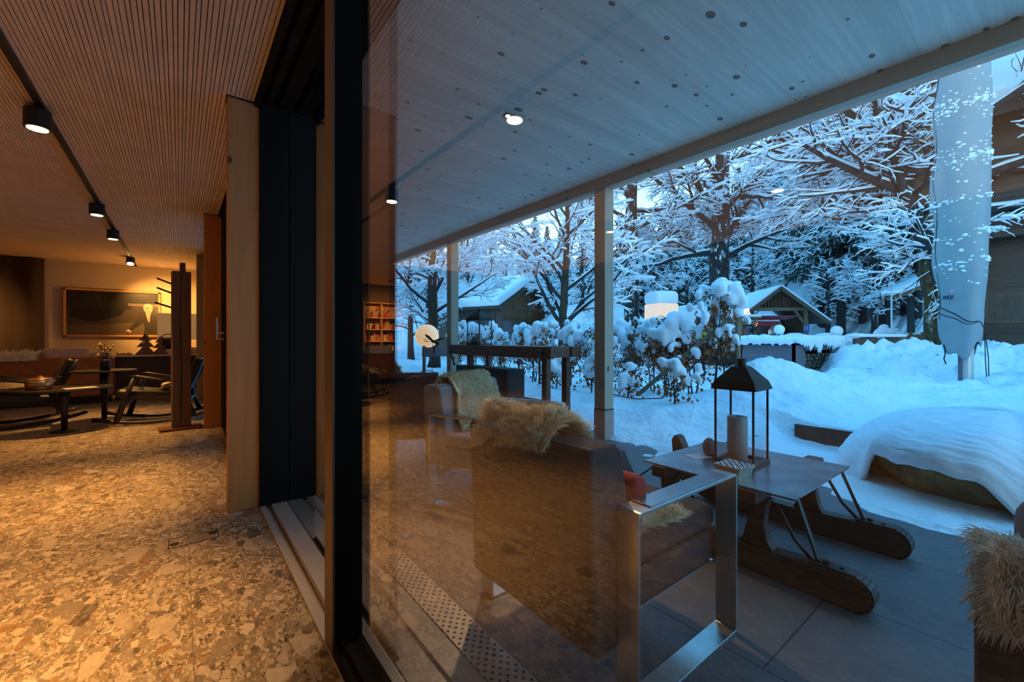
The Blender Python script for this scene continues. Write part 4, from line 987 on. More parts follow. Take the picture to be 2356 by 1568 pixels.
# ================================================================== TREES
def seg_snow(m, pts, rad, lvl, r, sc_):
    N = len(pts); up = []; rr = []
    for k, p in enumerate(pts):
        d = (pts[min(k+1,N-1)]-pts[max(k-1,0)]).normalized(); fl = max(.12, 1-abs(d.z)**1.5)
        s_ = (rad[k]*.55+sc_*(.7+.6*r.random()))*fl
        up.append(p+Vector((0,0,rad[k]*.55+s_*.35))); rr.append(max(.003,s_))
    rr[0] *= .6; rr[-1] *= .6
    m.tube(up, rr, 5 if lvl < 2 else 4, cap=False, flat=.8)
def grow(bk, sn, p, d, L, r0, lvl, mx, r, cfg):
    n = (6,5,4,3)[min(lvl,3)]; pts = [p.copy()]; rad = [r0]; dd = d.copy(); q = p.copy(); dirs = [d.copy()]
    for k in range(n):
        dd = dd + Vector((r.gauss(0,1),r.gauss(0,1),r.gauss(0,.7)))*cfg['wan']*(1+.4*lvl) + Vector((0,0,cfg['lift'][min(lvl,3)]))
        dd.normalize(); q = q + dd*(L/n); pts.append(q.copy()); rad.append(r0*(1-.72*(k+1)/n)); dirs.append(dd.copy())
    bk.tube(pts, rad, (8,6,4,3)[min(lvl,3)], cap=False)
    if sn is not None: seg_snow(sn, pts, rad, lvl, r, cfg['snow']*(1.25,1.15,1,.85)[min(lvl,3)])
    if lvl >= mx: return
    nc = cfg['kids'][lvl]
    for j in range(nc):
        f = .18+.80*(j+r.random()*.8)/nc; i = min(n-1, int(f*n)); g_ = f*n-i; pp = pts[i].lerp(pts[i+1], g_)
        a = dirs[i]; o = a.orthogonal().normalized(); o = Matrix.Rotation(r.random()*6.28,3,a) @ o; o.z *= .55
        nd_ = (a*(.75) + o*r.uniform(.55,1.05)).normalized()
        grow(bk, sn, pp, nd_, L*r.uniform(.42,.68)*(1.05-.45*f), r0*(1-.7*f)*.55+.004, lvl+1, mx, r, cfg)
def tree(loc, trunk, limbs, seed, lab, cfg, bark='bark', snow='snow_soft', name='bare_tree', group='snow-covered bare trees', tw=None, base_r=None):
    """trunk: [(x,y,z,r)...] local; limbs: (t along trunk, azimuth deg, elevation deg, length, radius)"""
    r = random.Random(seed); t = empty(name, loc, 0, lab, 'tree', group)
    bk = MB(); tb = MB(); sn = MB()
    P = [Vector(q[:3]) for q in trunk]; 
    fine = []; fr = []
    for k in range(len(P)-1):
        for s_ in range(4):
            f = s_/4; fine.append(P[k].lerp(P[k+1],f)+Vector((r.gauss(0,1),r.gauss(0,1),0))*.02); fr.append((trunk[k][3]*(1-f)+trunk[k+1][3]*f)*(1+r.gauss(0,.03)))
    fine.append(P[-1]); fr.append(trunk[-1][3]); fr[0] *= 1.25
    tb.tube(fine, fr, 20)
    for (f, az, el, L, rr) in limbs:
        x_ = f*(len(P)-1); i = min(int(x_), len(P)-2); p = P[i].lerp(P[i+1], x_-i)
        d = Vector((math.cos(R_(el))*math.sin(R_(az)), math.cos(R_(el))*math.cos(R_(az)), math.sin(R_(el))))
        grow(bk, sn, p, d, L, rr, 0, cfg['mx'], r, cfg)
    tb.build('trunk', MAT[bark], t, smooth=True); bk.build('branches', MAT['bark_blue'], t, smooth=True)
    tag(sn.build('branch_snow', MAT[snow], t, smooth=True), kind='stuff')
    return t
def auto_limbs(r, n, f0, f1, Lm, el0, el1, rr, az0=0, az1=360):
    return [(f0+(f1-f0)*i/n, az0+(az1-az0)*((i*.382)%1)+r.uniform(-12,12), r.uniform(el0,el1), Lm*r.uniform(.75,1.15)*(1.1-.45*i/n), rr*(1.1-.5*i/n)) for i in range(n)]
C4 = dict(wan=.13, lift=(.02,-.01,-.03,-.05), snow=.034, kids=(8,7,5), mx=3)
r4 = random.Random(5)
L4 = [(.40,-62,14,4.2,.15),(.43,-30,4,3.6,.13),(.50,-85,10,4.6,.15),(.36,-100,-4,3.0,.09),(.48,170,8,4.2,.13),(.54,150,18,4.6,.14),(.58,-20,25,4.0,.12),(.60,-70,22,5.0,.14),(.64,130,30,4.5,.13),(.66,200,24,4.4,.12),(.70,-50,35,4.8,.13),(.74,-90,34,5.0,.13),(.78,20,45,4.0,.11),(.80,-120,40,4.4,.12),(.84,160,48,4.2,.11),(.86,-60,50,4.6,.12),(.9,-100,55,4.2,.1),(.93,40,58,4,.09),(.97,-30,65,4,.09),(1,180,70,4,.09)]
tree((15.7,1.78,.2), [(0,0,0,.40),(-.05,.08,2.0,.34),(-.15,.2,3.4,.32),(-.25,.35,5.2,.30),(-.2,.3,7.5,.2),(-.1,.2,9.5,.1)], L4, 5, 'big mossy-trunked tree behind the wrapped parasol, boughs thick with snow', C4, 'barksnow')
C1 = dict(wan=.13, lift=(.02,-.01,-.03,-.05), snow=.040, kids=(7,6,4), mx=3)
r1 = random.Random(15)
tree((18.0,8.8,.1), [(0,0,0,.46),(0,.05,2.5,.40),(.05,0,5,.37),(.1,0,7,.33),(.2,-.1,9.5,.26),(.2,-.1,12,.12)], auto_limbs(r1,17,.38,1,4.6,8,50,.13)+[(.36,100,25,4.5,.14),(.40,85,30,4.5,.13)], 15, 'tall bare tree with a straight dark trunk between the cube lamp and the gabled hut', C1, 'barkmid')
tree((16.6,12.2,.1), [(0,0,0,.38),(0,0,3,.33),(0,.05,6,.30),(.05,0,9,.22),(0,0,12,.1)], auto_limbs(random.Random(23),17,.36,1,3.8,5,48,.11), 23, 'bare tree with a dark trunk just right of the front column', C1, 'barkmid')
C3 = dict(wan=.12, lift=(.02,.0,-.03,-.05), snow=.046, kids=(6,5,3), mx=3)
tree((9.7,9.75,.1), [(0,0,0,.17),(.0,0,.9,.15),(.03,.02,1.5,.13),(.05,-.05,3.0,.11),(.15,-.05,5.0,.07),(.1,0,6.5,.04)],
     [(.38,-30,60,3.4,.07),(.40,110,50,3.2,.075),(.40,150,44,3.2,.07),(.42,20,55,3.2,.06),(.50,-45,50,3.2,.055),(.56,-80,48,3.2,.055),(.55,130,40,3.0,.06),(.62,-50,45,3.2,.055),(.62,60,44,3.0,.055),(.7,-90,46,3.0,.05),(.74,140,46,2.8,.05),(.8,-40,50,2.6,.045),(.84,100,52,2.6,.045),(.9,-110,50,2.4,.04),(.95,20,60,2.2,.04)], 33,
     'spreading multi-stemmed tree behind the workbench, thick with snow', C3, 'bark')
tree((6.8,13.0,.1), [(0,0,0,.2),(-.05,0,1.6,.17),(.0,.1,3.5,.14),(.1,.1,6,.08)], auto_limbs(random.Random(41),13,.34,1,2.6,10,46,.06), 41, 'bare snow-laden tree at the left end of the outdoor view', C3, 'bark')
tree((20.5,-1.6,.4), [(0,0,0,.4),(0,0,3,.35),(0,.1,6,.3),(0,.1,10,.15)], auto_limbs(random.Random(47),16,.4,1,5,5,50,.13), 47, 'large tree at the right edge whose boughs reach over the timber house', C1, 'barksnow')
# frosted background trees (one built, the rest copied)
CB = dict(wan=.14, lift=(.04,.01,-.02,-.05), snow=.05, kids=(6,5,3), mx=3)
bt = tree((22,20,.2), [(0,0,0,.18),(0,0,3,.14),(.1,0,6,.09),(0,0,9,.03)], auto_limbs(random.Random(51),15,.15,1,2.8,15,58,.05), 51, 'x', CB, 'bark_blue', name='frosted_tree', group='frosted bare trees at the forest edge')
bt['label'] = 'frosted bare tree at the edge of the forest, twigs white all over'
def dirpt(px, t):
    u = (px-1178)/980; return ((.6157+.7880*u)*t, (.7880-.6157*u)*t)
def region(px):
    for lim, tx in ((960,'at the far left of the outdoor view'),(1050,'left of the second column'),(1230,'above the snowy hut roof'),(1370,'behind the spreading tree'),(1460,'just right of the front column'),(1570,'above the box lamp'),(1700,'around the tall straight trunk'),(1800,'left of the hut gable'),(1900,'right of the hut gable'),(2000,'above the grey counter end'),(2100,'above the low timber wall'),(2200,'around the big mossy trunk')):
        if px < lim: return tx
    return 'beyond the wrapped parasol'
fl = [(1075,26),(1120,30),(1165,27),(1210,33),(985,24),(945,22),(1340,25),(1400,29),(1580,32),(1730,27),(1760,33),(1905,24),(1960,28),(2010,22),(2080,25),(1260,36),(1500,36),(1860,34),(2110,30)]
for i, (px, tt) in enumerate(fl):
    o = bt if i == 0 else copy_tree(bt)
    rg = region(px); o['label'] = 'frosted bare tree with thin white twigs, '+rg; o['group'] = 'frosted bare trees '+rg
    x, y = dirpt(px, tt); sc_ = rnd.uniform(.65,1.0); o.location = (x,y,H(x,y) if x > 3.7 else .2); o.scale = (sc_,)*3; o.rotation_euler = (0,0,rnd.random()*6.28)
# conifers
def conifer(seed, hh, bare=.18, wr=.17):
    r = random.Random(seed); t = empty('snowy_spruce', (0,0,0), 0, 'snow-laden spruce in the forest on the slope behind', 'tree', 'spruces of the forest behind the clearing')
    MB().tube([(0,0,-1),(0,0,hh*.5),(0,0,hh)],[hh*.013,hh*.009,.02],8).build('trunk', MAT['bark_blue'], t)
    nd_ = MB(); sn = MB(); z = hh*bare; 
    while z < hh*.985:
        f = (z/hh-bare)/(1-bare); R0 = hh*wr*(1-f)**.8+.12; nb = 9 if f < .7 else 7
        for k in range(nb):
            a = r.random()*6.28; L = R0*r.uniform(.7,1.1); c, s_ = math.cos(a), math.sin(a); dr = r.uniform(.30,.55)
            pts = [Vector((c*L*q, s_*L*q, z+L*(.10*q*(1-q)*4 - dr*q*q))) for q in (0,.35,.7,1)]
            side = Vector((-s_,c,0)); nd_.tube(pts,[.05,.06,.045,.01],3,cap=False); m_ = 5
            for j in range(m_):
                q = .22+.78*j/(m_-1); i_ = min(2,int(q*3)); b0 = pts[i_].lerp(pts[i_+1], q*3-i_) if q < 1 else pts[3]
                for sg in (-1,1):
                    tl = L*.34*(1.15-q)+.10; e_ = b0+side*sg*tl+Vector((c,s_,0))*tl*.7+Vector((0,0,-tl*r.uniform(.35,.75)))
                    md = b0.lerp(e_,.5)+Vector((0,0,.05*tl)); nd_.tube([b0,md,e_],[.05,.085,.015],4,cap=False,flat=.6)
                    if r.random() < .68: o_ = Vector((0,0,.055)); sn.tube([b0+o_,md+o_,e_+o_*.5],[.05,.075*r.uniform(.6,1.2),.015],4,cap=False,flat=.7)
                for q_ in range(1): nd_.tube([b0,b0+Vector((r.gauss(0,.08),r.gauss(0,.08),-.22-.28*r.random()))],[.07,.01],3,cap=False)
            if r.random() < .8: off = Vector((0,0,.06)); sn.tube([p_+off for p_ in pts],[.04,.08,.06,.02],4,cap=False,flat=.7)
        z += hh*.020+.10
    nd_.build('needles', MAT['needle'], t); tag(sn.build('snow_load', MAT['snow_soft'], t, smooth=True), kind='stuff'); return t
protos = [conifer(1,15,.10,.16), conifer(2,17,.25,.13), conifer(3,11,.05,.19)]
used = [0,0,0]
def put_conifer(px, tt, k, sc_):
    x, y = dirpt(px, tt)
    o = protos[k] if not used[k] else copy_tree(protos[k]); used[k] = 1
    kd = ('dense snow-laden spruce','tall spruce with a bare lower trunk','squat broad spruce')[k]; rg = ('near ' if tt < 43 else 'distant ')
    o['label'] = rg+kd+' '+region(px); o['group'] = rg+kd+' '+region(px)
    o.location = (x,y,(H(x,y) if x > 3.7 else 1.0)-.2); o.scale = (sc_,)*3; o.rotation_euler = (0,0,rnd.random()*6.28)
rc = random.Random(77)
for px, tt, k, s_ in ((1890,27,1,1.15),(1935,24,1,1.1),(1985,26,0,1.1),(2035,23,1,1.2),(2075,28,0,1.2),(1925,31,0,1.2),(2110,24,1,1.1),(1960,34,1,1.2),(2240,26,0,1.1),(2300,30,0,1.2),(1870,36,0,1.2),(2010,38,1,1.3),(2140,34,1,1.3),
                      (1430,34,2,.85),(1475,38,2,.9),(1530,40,0,.7),(1565,36,2,.8),(1605,42,0,.75),(1700,36,0,.72),(1745,40,0,.85),(1790,44,0,.95),(1830,40,0,1.0),(1385,38,2,.8),(1340,42,2,.8)):
    put_conifer(px,tt,k,s_)
for i in range(80):
    px = rc.uniform(840,2380); tt = rc.uniform(44,62)
    if 1400 < px < 1640: sc_ = rc.uniform(.45,.62)
    elif px < 1400: sc_ = rc.uniform(.45,.65)
    elif px < 1800: sc_ = rc.uniform(.55,.85)
    else: sc_ = rc.uniform(.8,1.2)
    put_conifer(px, tt, rc.choice((0,0,1,2)), sc_)

# ================================================================== BUILDINGS
def slab(m, p0, p1, p2, th):
    """parallelogram p0,p1,p1+p2-p0,p2 given thickness along its normal (upwards)"""
    p0, p1, p2 = Vector(p0), Vector(p1), Vector(p2); n_ = (p1-p0).cross(p2-p0).normalized()
    if n_.z < 0: n_ = -n_
    q = [p0, p1, p1+p2-p0, p2]; i = len(m.v); m.v += [tuple(a) for a in q]+[tuple(a+n_*th) for a in q]
    for f in ((3,2,1,0),(4,5,6,7),(0,1,5,4),(1,2,6,5),(2,3,7,6),(3,0,4,7)): m.f.append(tuple(i+k for k in f))
    return m
def hut(name, loc, rz, W_, D, he, ha, lab, group=None, snowt=.45, over=.5, deep=None):
    t = empty(name, loc, rz, lab, 'hut', group); w_ = W_/2
    wl = MB(); wi = w_*.74; oy = over
    hw = he+(ha-he)*(1-.74)
    wl.box(-wi,oy,0,-wi+.1,D-.2,hw-.05).box(wi-.1,oy,0,wi,D-.2,hw-.05).box(-wi,D-.3,0,wi,D-.2,hw)
    wl.build('walls', MAT['hutwood'], t)
    r = MB(); slab(r,(-w_,0,he),(-w_,D,he),(0,0,ha),.07); slab(r,(w_,0,he),(w_,D,he),(0,0,ha),.07); r.build('roof', MAT['hutwood_x'], t)
    s_ = MB(); slab(s_,(-w_-.05,-.04,he+.07),(-w_-.05,D+.04,he+.07),(0,-.04,ha+.08),snowt); slab(s_,(w_+.05,-.04,he+.07),(w_+.05,D+.04,he+.07),(0,-.04,ha+.08),snowt)
    s_.build('roof_snow', MAT['snow_soft'], t, bevel=min(.16,snowt*.4), seg=4)
    b = MB().bar((-w_,-.02,he),(0,-.02,ha),.05,.16).bar((w_,-.02,he),(0,-.02,ha),.05,.16); b.build('bargeboard', MAT['hutwood_x'], t)
    return t, w_, wi, hw
# left hut
A = Vector((13.05,17.7,0)); eb = Vector((.954,.3,0)); ctr = A+eb*3.15
t, w_, wi, hw = hut('snowy_hut', (ctr.x,ctr.y,0), math.atan2(.3,.954), 6.3, 6.1, 2.77, 4.41, 'wooden hut with a thick unbroken snow roof behind the left hedge', 'wooden huts', .5)
MB().prism([(-wi,2.5),(wi,2.5),(wi,hw),(0,ha_:=4.3),(-wi,hw)], lambda x,z:(x,.9,z), lambda x,z:(x,.98,z)).build('gable_wall', MAT['orangewood'], t)
MB().box(-wi,.9,0,wi,.98,2.5).build('front_wall', MAT['hutwood'], t)
zz = MB()
for i in range(16): zz.prism([(-wi+i*.28,2.5),(-wi+.28+i*.28,2.5),(-wi+.14+i*.28,2.28)], lambda x,z:(x,.86,z), lambda x,z:(x,.90,z))
zz.build('scalloped_board', MAT['orangewood'], t)
MB().box(-1.9,.84,.6,-.9,.92,2.2).build('shutter', MAT['greypanel'], t)
tt_ = MB()
for i in range(13):
    f = i/13; 
    for sg in (-1,1): tt_.cbox((sg*w_*(1-f)-sg*.1, .02, 2.80+(4.41-2.77)*f+.06),(.34,.30,.05),0,0,sg*.35)
tt_.build('roof_tile', MAT['rooftile'], t)
MB().box(-.06,.2,2.4,.06,.3,4.2).bar((-1.6,.25,2.9),(1.6,.25,2.9),.1,.12).build('gable_truss', MAT['hutwood_x'], t)
# right gabled hut
x, y = dirpt(1797, 21)
t, w_, wi, hw = hut('gabled_hut', (x,y,0), R_(-46), 4.35, 3.6, 1.95, 3.68, 'open wooden hut with a steep gable behind the food trailer', 'wooden huts', .10, .7)
MB().prism([(-wi*.8,2.72),(wi*.8,2.72),(0,3.58)], lambda x,z:(x,.5,z), lambda x,z:(x,.56,z)).build('gable_wall', MAT['hutwood'], t)
gs = MB()
for i in range(14):
    xx = -1.05+i*.16; gs.box(xx,.44,2.74,xx+.07,.5,3.58-abs(xx)*.80-.03)
gs.build('gable_slats', MAT['hutwood'], t)
MB().box(-w_*.72,.30,2.58,w_*.72,.44,2.74).build('tie_beam', MAT['stake'], t)
MB().box(1.20,.30,0,1.38,.46,2.6).build('post', MAT['stake'], t); MB().box(-1.38,.30,0,-1.20,.46,2.6).build('post', MAT['stake'], t)
MB().bar((1.2,.38,2.0),(.8,.38,2.6),.1,.1).build('knee_brace', MAT['stake'], t)
bs = empty('blue_notice', (0,0,0)); bs.parent = t; bs.name='notice'
MB().box(1.16,.27,1.52,1.42,.30,1.86).build('panel', MAT['bluesign'], bs)
MB().box(1.20,.262,1.60,1.23,.27,1.78).box(1.32,.262,1.60,1.35,.27,1.78).cbox((1.215,.266,1.81),(.035,.008,.035)).cbox((1.335,.266,1.81),(.035,.008,.035)).build('symbols', MAT['whitepaint'], bs)
# food trailer
x, y = dirpt(1745, 18.6)
t = empty('food_trailer', (x,y,0), R_(-42), 'rounded silver food trailer with a raised red awning', 'trailer')
pr = [(-.75,.55)]+[(-.75+.0,1.4)]+[(-.75+.55*(1-math.cos(R_(a))),1.6+.62*math.sin(R_(a))) for a in range(0,91,15)]+[(.75-.55*(1-math.cos(R_(a))),1.6+.62*math.sin(R_(a))) for a in range(90,-1,-15)]+[(.75,.55)]
MB().prism(pr, lambda a,z:(-1.55,.8+a,z), lambda a,z:(1.05,.8+a,z)).build('body', MAT['van'], t, bevel=.12, seg=4)
MB().box(-.35,.0,1.15,.92,.06,1.95).build('hatch_opening', MAT['redpanel'], t); MB().box(-.3,-.015,1.2,.5,.01,1.75).build('kitchen_dark', MAT['black'], t)
MB().cbox((.3,-.35,2.08),(1.75,.8,.04),0,R_(-8)).build('awning', MAT['redpanel'], t, bevel=.01)
MB().lathe([(.34,0),(.33,.02),(.001,.05)],(0,0,0),24).xf(Matrix.Translation((.72,-.02,1.45)) @ Matrix.Rotation(R_(90),4,'X')).build('porthole', MAT['chrome'], t)
MB().box(-.45,-.25,1.08,.95,.0,1.13).build('counter', MAT['alu'], t)
for xx in (-.9,.5): MB().lathe([(.3,0),(.3,.16)],(0,0,0),20).xf(Matrix.Translation((xx,.1,.3)) @ Matrix.Rotation(R_(90),4,'X')).build('wheel', MAT['cable'], t)
MB().box(-1.5,.1,.25,1.0,1.5,.56).build('chassis', MAT['black'], t)
sn = MB(); blobs(sn, [(-1.5+.25*i, .8, 2.22, .28, .28) for i in range(10)]); sn.build('roof_snow', MAT['snow_soft'], t, smooth=True)
# kiosk board
x, y = dirpt(1722, 17)
t = empty('menu_stand', (x,y,0), R_(-40), 'small roofed wooden menu stand beside the food trailer', 'stand')
MB().box(-.32,0,.2,-.26,.06,2.0).box(.26,0,.2,.32,.06,2.0).box(-.3,.01,.6,.3,.05,1.9).build('frame', MAT['stake'], t)
MB().box(-.22,-.01,.9,.22,.01,1.75).build('menu_board', MAT['navy'], t)
ml = MB()
for i in range(9): ml.box(-.17,-.014,1.64-i*.08,-.17+rnd.uniform(.16,.32),-.01,1.655-i*.08)
ml.build('menu_lines', MAT['whitepaint'], t)
MB().cbox((0,.03,2.03),(.85,.4,.05)).build('roof', MAT['stake'], t); MB().cbox((0,.03,2.10),(.86,.42,.11)).build('roof_snow', MAT['snow_soft'], t, bevel=.04)
lb = MB()
for i in range(11): lb.ball((.30+.02*math.sin(i*2),-.05,1.0+i*.08),.018,6,5)
lb.build('light_string', simple('warm_bulb',(1,.6,.2),.4,emit=(1,.45,.1),estr=5), t)
for i, (px, py, rr) in enumerate(((1704,716,.12),(1715,718,.18))):
    x, y = dirpt(px, 17.5); t = empty('festoon_bulb', (x,y,1.2+(778-py)/980*17.5), 0, ('left, smaller','right, larger')[i]+' of the two bright bulbs above the menu stand', 'bulb', 'bright bulbs')
    MB().ball((0,0,0),rr,14,10).build('bulb', MAT['bulb'], t, smooth=True); MB().tube([(0,0,rr),(0,0,rr+.15)],.015,6).build('cap', MAT['black'], t)
    MB().tube([(0,0,rr+.12),(.1,.3,rr+.5),(.3,1.5,rr+1.2)],.008,4).build('cable', MAT['black'], t)
# cube lamp with snow hood
x, y = dirpt(1521, 14)
t = empty('cube_lamp', (x,y,0), R_(-38+18), 'large lit box lamp under a tall hood of snow above the hedge', 'lamp')
MB().box(-.38,-.38,1.35,.38,.38,2.32).build('lit_shade', MAT['cubelamp'], t, bevel=.02)
MB().box(-.42,-.42,2.28,.42,.42,2.74).build('snow_hood', MAT['snow_soft'], t, bevel=.16, seg=5)
MB().box(-.06,-.06,0,.06,.06,1.36).build('post', MAT['greypanel'], t)
# snow covered dome tent and mounds behind
x, y = dirpt(1585, 24)
t = empty('snow_dome', (x,y,.0), 0, 'broad snow-buried round roof behind the box lamp', 'tent')
MB().lathe([(3.0,0),(3.0,1.2),(2.75,1.9),(2.2,2.5),(1.2,2.95),(.001,3.1)],(0,0,0),40,1,.8).build('canopy', MAT['snow_soft'], t, smooth=True)
x, y = dirpt(1370, 27)
t = empty('snow_dome', (x,y,.0), 0, 'wide low snow-buried roof behind the spreading tree', 'tent')
MB().lathe([(3.6,0),(3.6,1.4),(3.3,2.3),(2.4,3.0),(1.2,3.35),(.001,3.45)],(0,0,0),40,1.2,.8).build('canopy', MAT['snow_soft'], t, smooth=True)
# grey counter with firewood
t = empty('outdoor_counter', (10.2,3.4,0), 0, 'grey outdoor counter with a firewood niche and icicled snow on top', 'counter')
MB().box(0,0,0,.06,1.12,1.1).box(0,0,.0,.62,.05,1.1).box(2.35,0,0,2.8,.05,1.1).box(.55,0,.93,2.4,.05,1.1).box(0,1.06,0,2.8,1.12,1.1).box(2.74,0,0,2.8,1.12,1.1).box(0,0,1.06,2.8,1.12,1.12).box(.55,.0,.0,2.4,.05,.45).build('body', MAT['greypanel'], t)
MB().box(-.004,.5,.82,.0,1.12,.824).build('seam', MAT['alu'], t)
MB().box(.55,.45,.4,2.4,.5,.95).build('niche_back', MAT['black'], t)
for i in range(150):
    pass
wp_ = [(.60+.105*(i%17)+rnd.uniform(-.02,.02), .47+.085*(i//17)+rnd.uniform(-.01,.01)) for i in range(85)]
base_log = None
for k, (xx, zz_) in enumerate(wp_):
    if base_log is None or k < 3:
        n_ = (4,3,5)[k%3]; pr = [(.052*math.cos(6.28*j/n_+.4)*(1+.2*(j%2)), .044*math.sin(6.28*j/n_+.4)) for j in range(n_)]
        o = MB().prism(pr, lambda a,z:(a,-.22,z), lambda a,z:(a,.20,z)).build('firewood_log', MAT[('logends','logend2','logends')[k%3]])
        base_log = o; logs = (logs if k else [])+[o]
    else:
        o = logs[k%3].copy(); COL.objects.link(o)
    o.location = (10.2+xx, 3.66, zz_); o.rotation_euler = (0,rnd.uniform(-1,1),rnd.uniform(-.08,.08))
    tag(o, 'split firewood log stacked in the niche of the grey counter', 'log', 'firewood in the counter niche')
sn = MB()
r = random.Random(9)
for i in range(26):
    for j in range(9):
        xx = -.06+i*.118; yy = -.06+j*.15
        if 0 < i < 25 and 0 < j < 8 and (i*j)%3: continue
        sn.ball((xx+r.uniform(-.03,.03),yy,1.17+r.uniform(-.01,.03)), r.uniform(.09,.14), 8, 6, .8)
sn.box(-.04,-.04,1.10,2.86,1.16,1.25)
for i in range(17): sn.tube([(-.11,.05+i*.065,1.16),(-.12,.05+i*.065,1.12-r.uniform(.02,.10)),],[.05,.02],6)
for i in range(40): xx = -.05+i*.073; L_ = r.uniform(.03,.26)*(1 if xx > .35 else .5); sn.tube([(xx,-.12,1.18),(xx+.01,-.13,1.12-L_*.5),(xx,-.12,1.10-L_)],[.06,.035,.012],6)
tag(sn.build('counter_snow', MAT['snow_soft'], t, remesh=.025), kind='stuff')
for px, tt2, rr, z, lab in ((1793,10.6,.12,1.42,'snow-capped globe behind the left end of the grey counter'),(1925,11.8,.15,1.40,'snow-capped globe beyond the right end of the grey counter')):
    x, y = dirpt(px, tt2); t = empty('garden_globe', (x,y,0), 0, lab, 'globe', 'snow-covered garden globes')
    MB().ball((0,0,z), rr, 20, 14).build('globe', MAT['snow_soft'], t, smooth=True); MB().cyl((0,0,0),.03,z-rr+.02,8).build('post', MAT['black'], t)
# plank wall, ledge and deck furniture beyond the snow bank
t = empty('plank_wall', (13.15,3.0,0), R_(-25), 'short wall of old planks between the grey counter and the snow bank', 'wall')
pw = MB()
for i in range(6): pw.cbox((i*.24,0,.62),(.225,.05,1.18+.05*(i%3)),0,0,R_(-5))
pw.build('planks', MAT['hutwood'], t)
MB().cbox((.6,.0,1.27),(1.5,.3,.08)).build('snow_load', MAT['snow_soft'], t, bevel=.03)
t = empty('low_wall', (15.6,3.9,0), R_(-38), 'low brown timber wall topped with overhanging snow, left of the big tree', 'wall')
MB().box(-1.5,0,0,1.35,.5,1.10).build('wall_body', MAT['orangewood'], t)
sn = MB().box(-1.6,-.08,1.08,1.42,.7,1.26)
for i in range(40): xx = -1.58+i*.076; sn.tube([(xx,-.08,1.16),(xx,-.13,1.06-r.uniform(0,.14))],[.06,.02],6)
for i in range(20): sn.ball((-1.5+i*.15,.3,1.2+.05*math.sin(i)),.22,8,6,.6)
sn.build('snow_load', MAT['snow_soft'], t, remesh=.03)
x, y = dirpt(2030, 14.6)
t = empty('snowed_bench', (x,y,1.1), R_(-38), 'garden bench buried under rounded snow on the low wall', 'bench')
sn = MB(); blobs(sn, [(0,0,.24,.26,.9),(.05,.0,.48,.14,.8),(.3,0,.3,.17,.8),(.5,0,.2,.14,.7),(-.15,0,.15,.22,.6)]); sn.build('snow_load', MAT['snow_soft'], t, remesh=.03)
MB().tube([(-.42,0,0),(-.40,0,.25),(-.15,0,.22),(.1,0,.1)],.025,6).tube([(.35,0,.0),(.75,0,.05)],.06,6).build('frame', MAT['black'], t)
x, y = dirpt(2055, 15)
t = empty('white_box', (x,y,1.15), R_(-38), 'white square cabinet behind the snow-buried bench', 'cabinet'); MB().box(-.2,0,-1.0,.2,.35,.42).build('body', MAT['whitepaint'], t, bevel=.02); MB().box(.08,-.01,.2,.14,.0,.3).build('latch', MAT['black'], t)
x, y = dirpt(2110, 13.6)
t = empty('wooden_crate', (x,y,.45), R_(-36), 'brown slatted wooden planter box before the big tree', 'planter')
cr = MB()
for i in range(8): cr.box(-.26+i*.066,0,0,-.20+i*.066,.03,.90+(.05 if i in (0,1,6,7) else -.02))
cr.box(-.27,.03,0,.27,.45,.8).build('boards', MAT['orangewood'], t)
MB().box(.34,0,0,.38,.04,.9).box(.42,0,0,.46,.04,.9).box(.3,.0,.6,.5,.04,.66).build('rail', MAT['orangewood'], t)
MB().cbox((0,.1,.88),(.36,.2,.09)).build('snow_load', MAT['snow_soft'], t, bevel=.03)
x, y = dirpt(2283, 12.6)
t = empty('slatted_chair', (x,y,.4), R_(-40), 'brown slatted chair between the parasol and the timber house', 'chair')
cr = MB()
for i in range(6): cr.box(-.22+i*.075,0,.4,-.165+i*.075,.03,1.05)
cr.build('backrest', MAT['orangewood'], t); MB().box(-.24,-.45,.40,.24,.0,.46).build('seat', MAT['orangewood'], t)
for a in (-.23,.19):
    for b in (-.44,-.03): MB().box(a,b,0,a+.04,b+.04,.4).build('leg', MAT['orangewood'], t)
MB().cbox((0,-.22,.50),(.42,.4,.1)).build('snow_load', MAT['snow_soft'], t, bevel=.03)
x, y = dirpt(2051, 19)
t = empty('globe_post_lamp', (x,y,.3), 0, 'thin white post lamp with a small globe among the forest trunks', 'lamp')
MB().cyl((0,0,0),.035,3.2,8).build('post', MAT['whitepaint'], t); MB().ball((0,0,3.3),.13,12,8).build('globe', MAT['whitepaint'], t, smooth=True)
# shed roof behind the big tree
x, y = dirpt(2165, 19)
t = empty('open_shed', (x,y,.2), R_(-52), 'wooden lean-to roof on posts behind the big tree trunk', 'shed')
r = MB(); slab(r,(-1.4,0,2.9),(1.8,0,4.5),(-1.4,3,2.9),.12); r.build('roof', MAT['orangewood'], t)
r = MB(); slab(r,(-1.5,-.05,3.02),(1.8,-.05,4.64),(-1.5,3,3.02),.16); r.build('roof_snow', MAT['snow_soft'], t, bevel=.05)
for a, b in ((-1.0,.3),(-.7,2.6),(1.5,.3)): MB().box(a,b,0,a+.2,b+.2,2.95).build('post', MAT['bark_blue'], t)
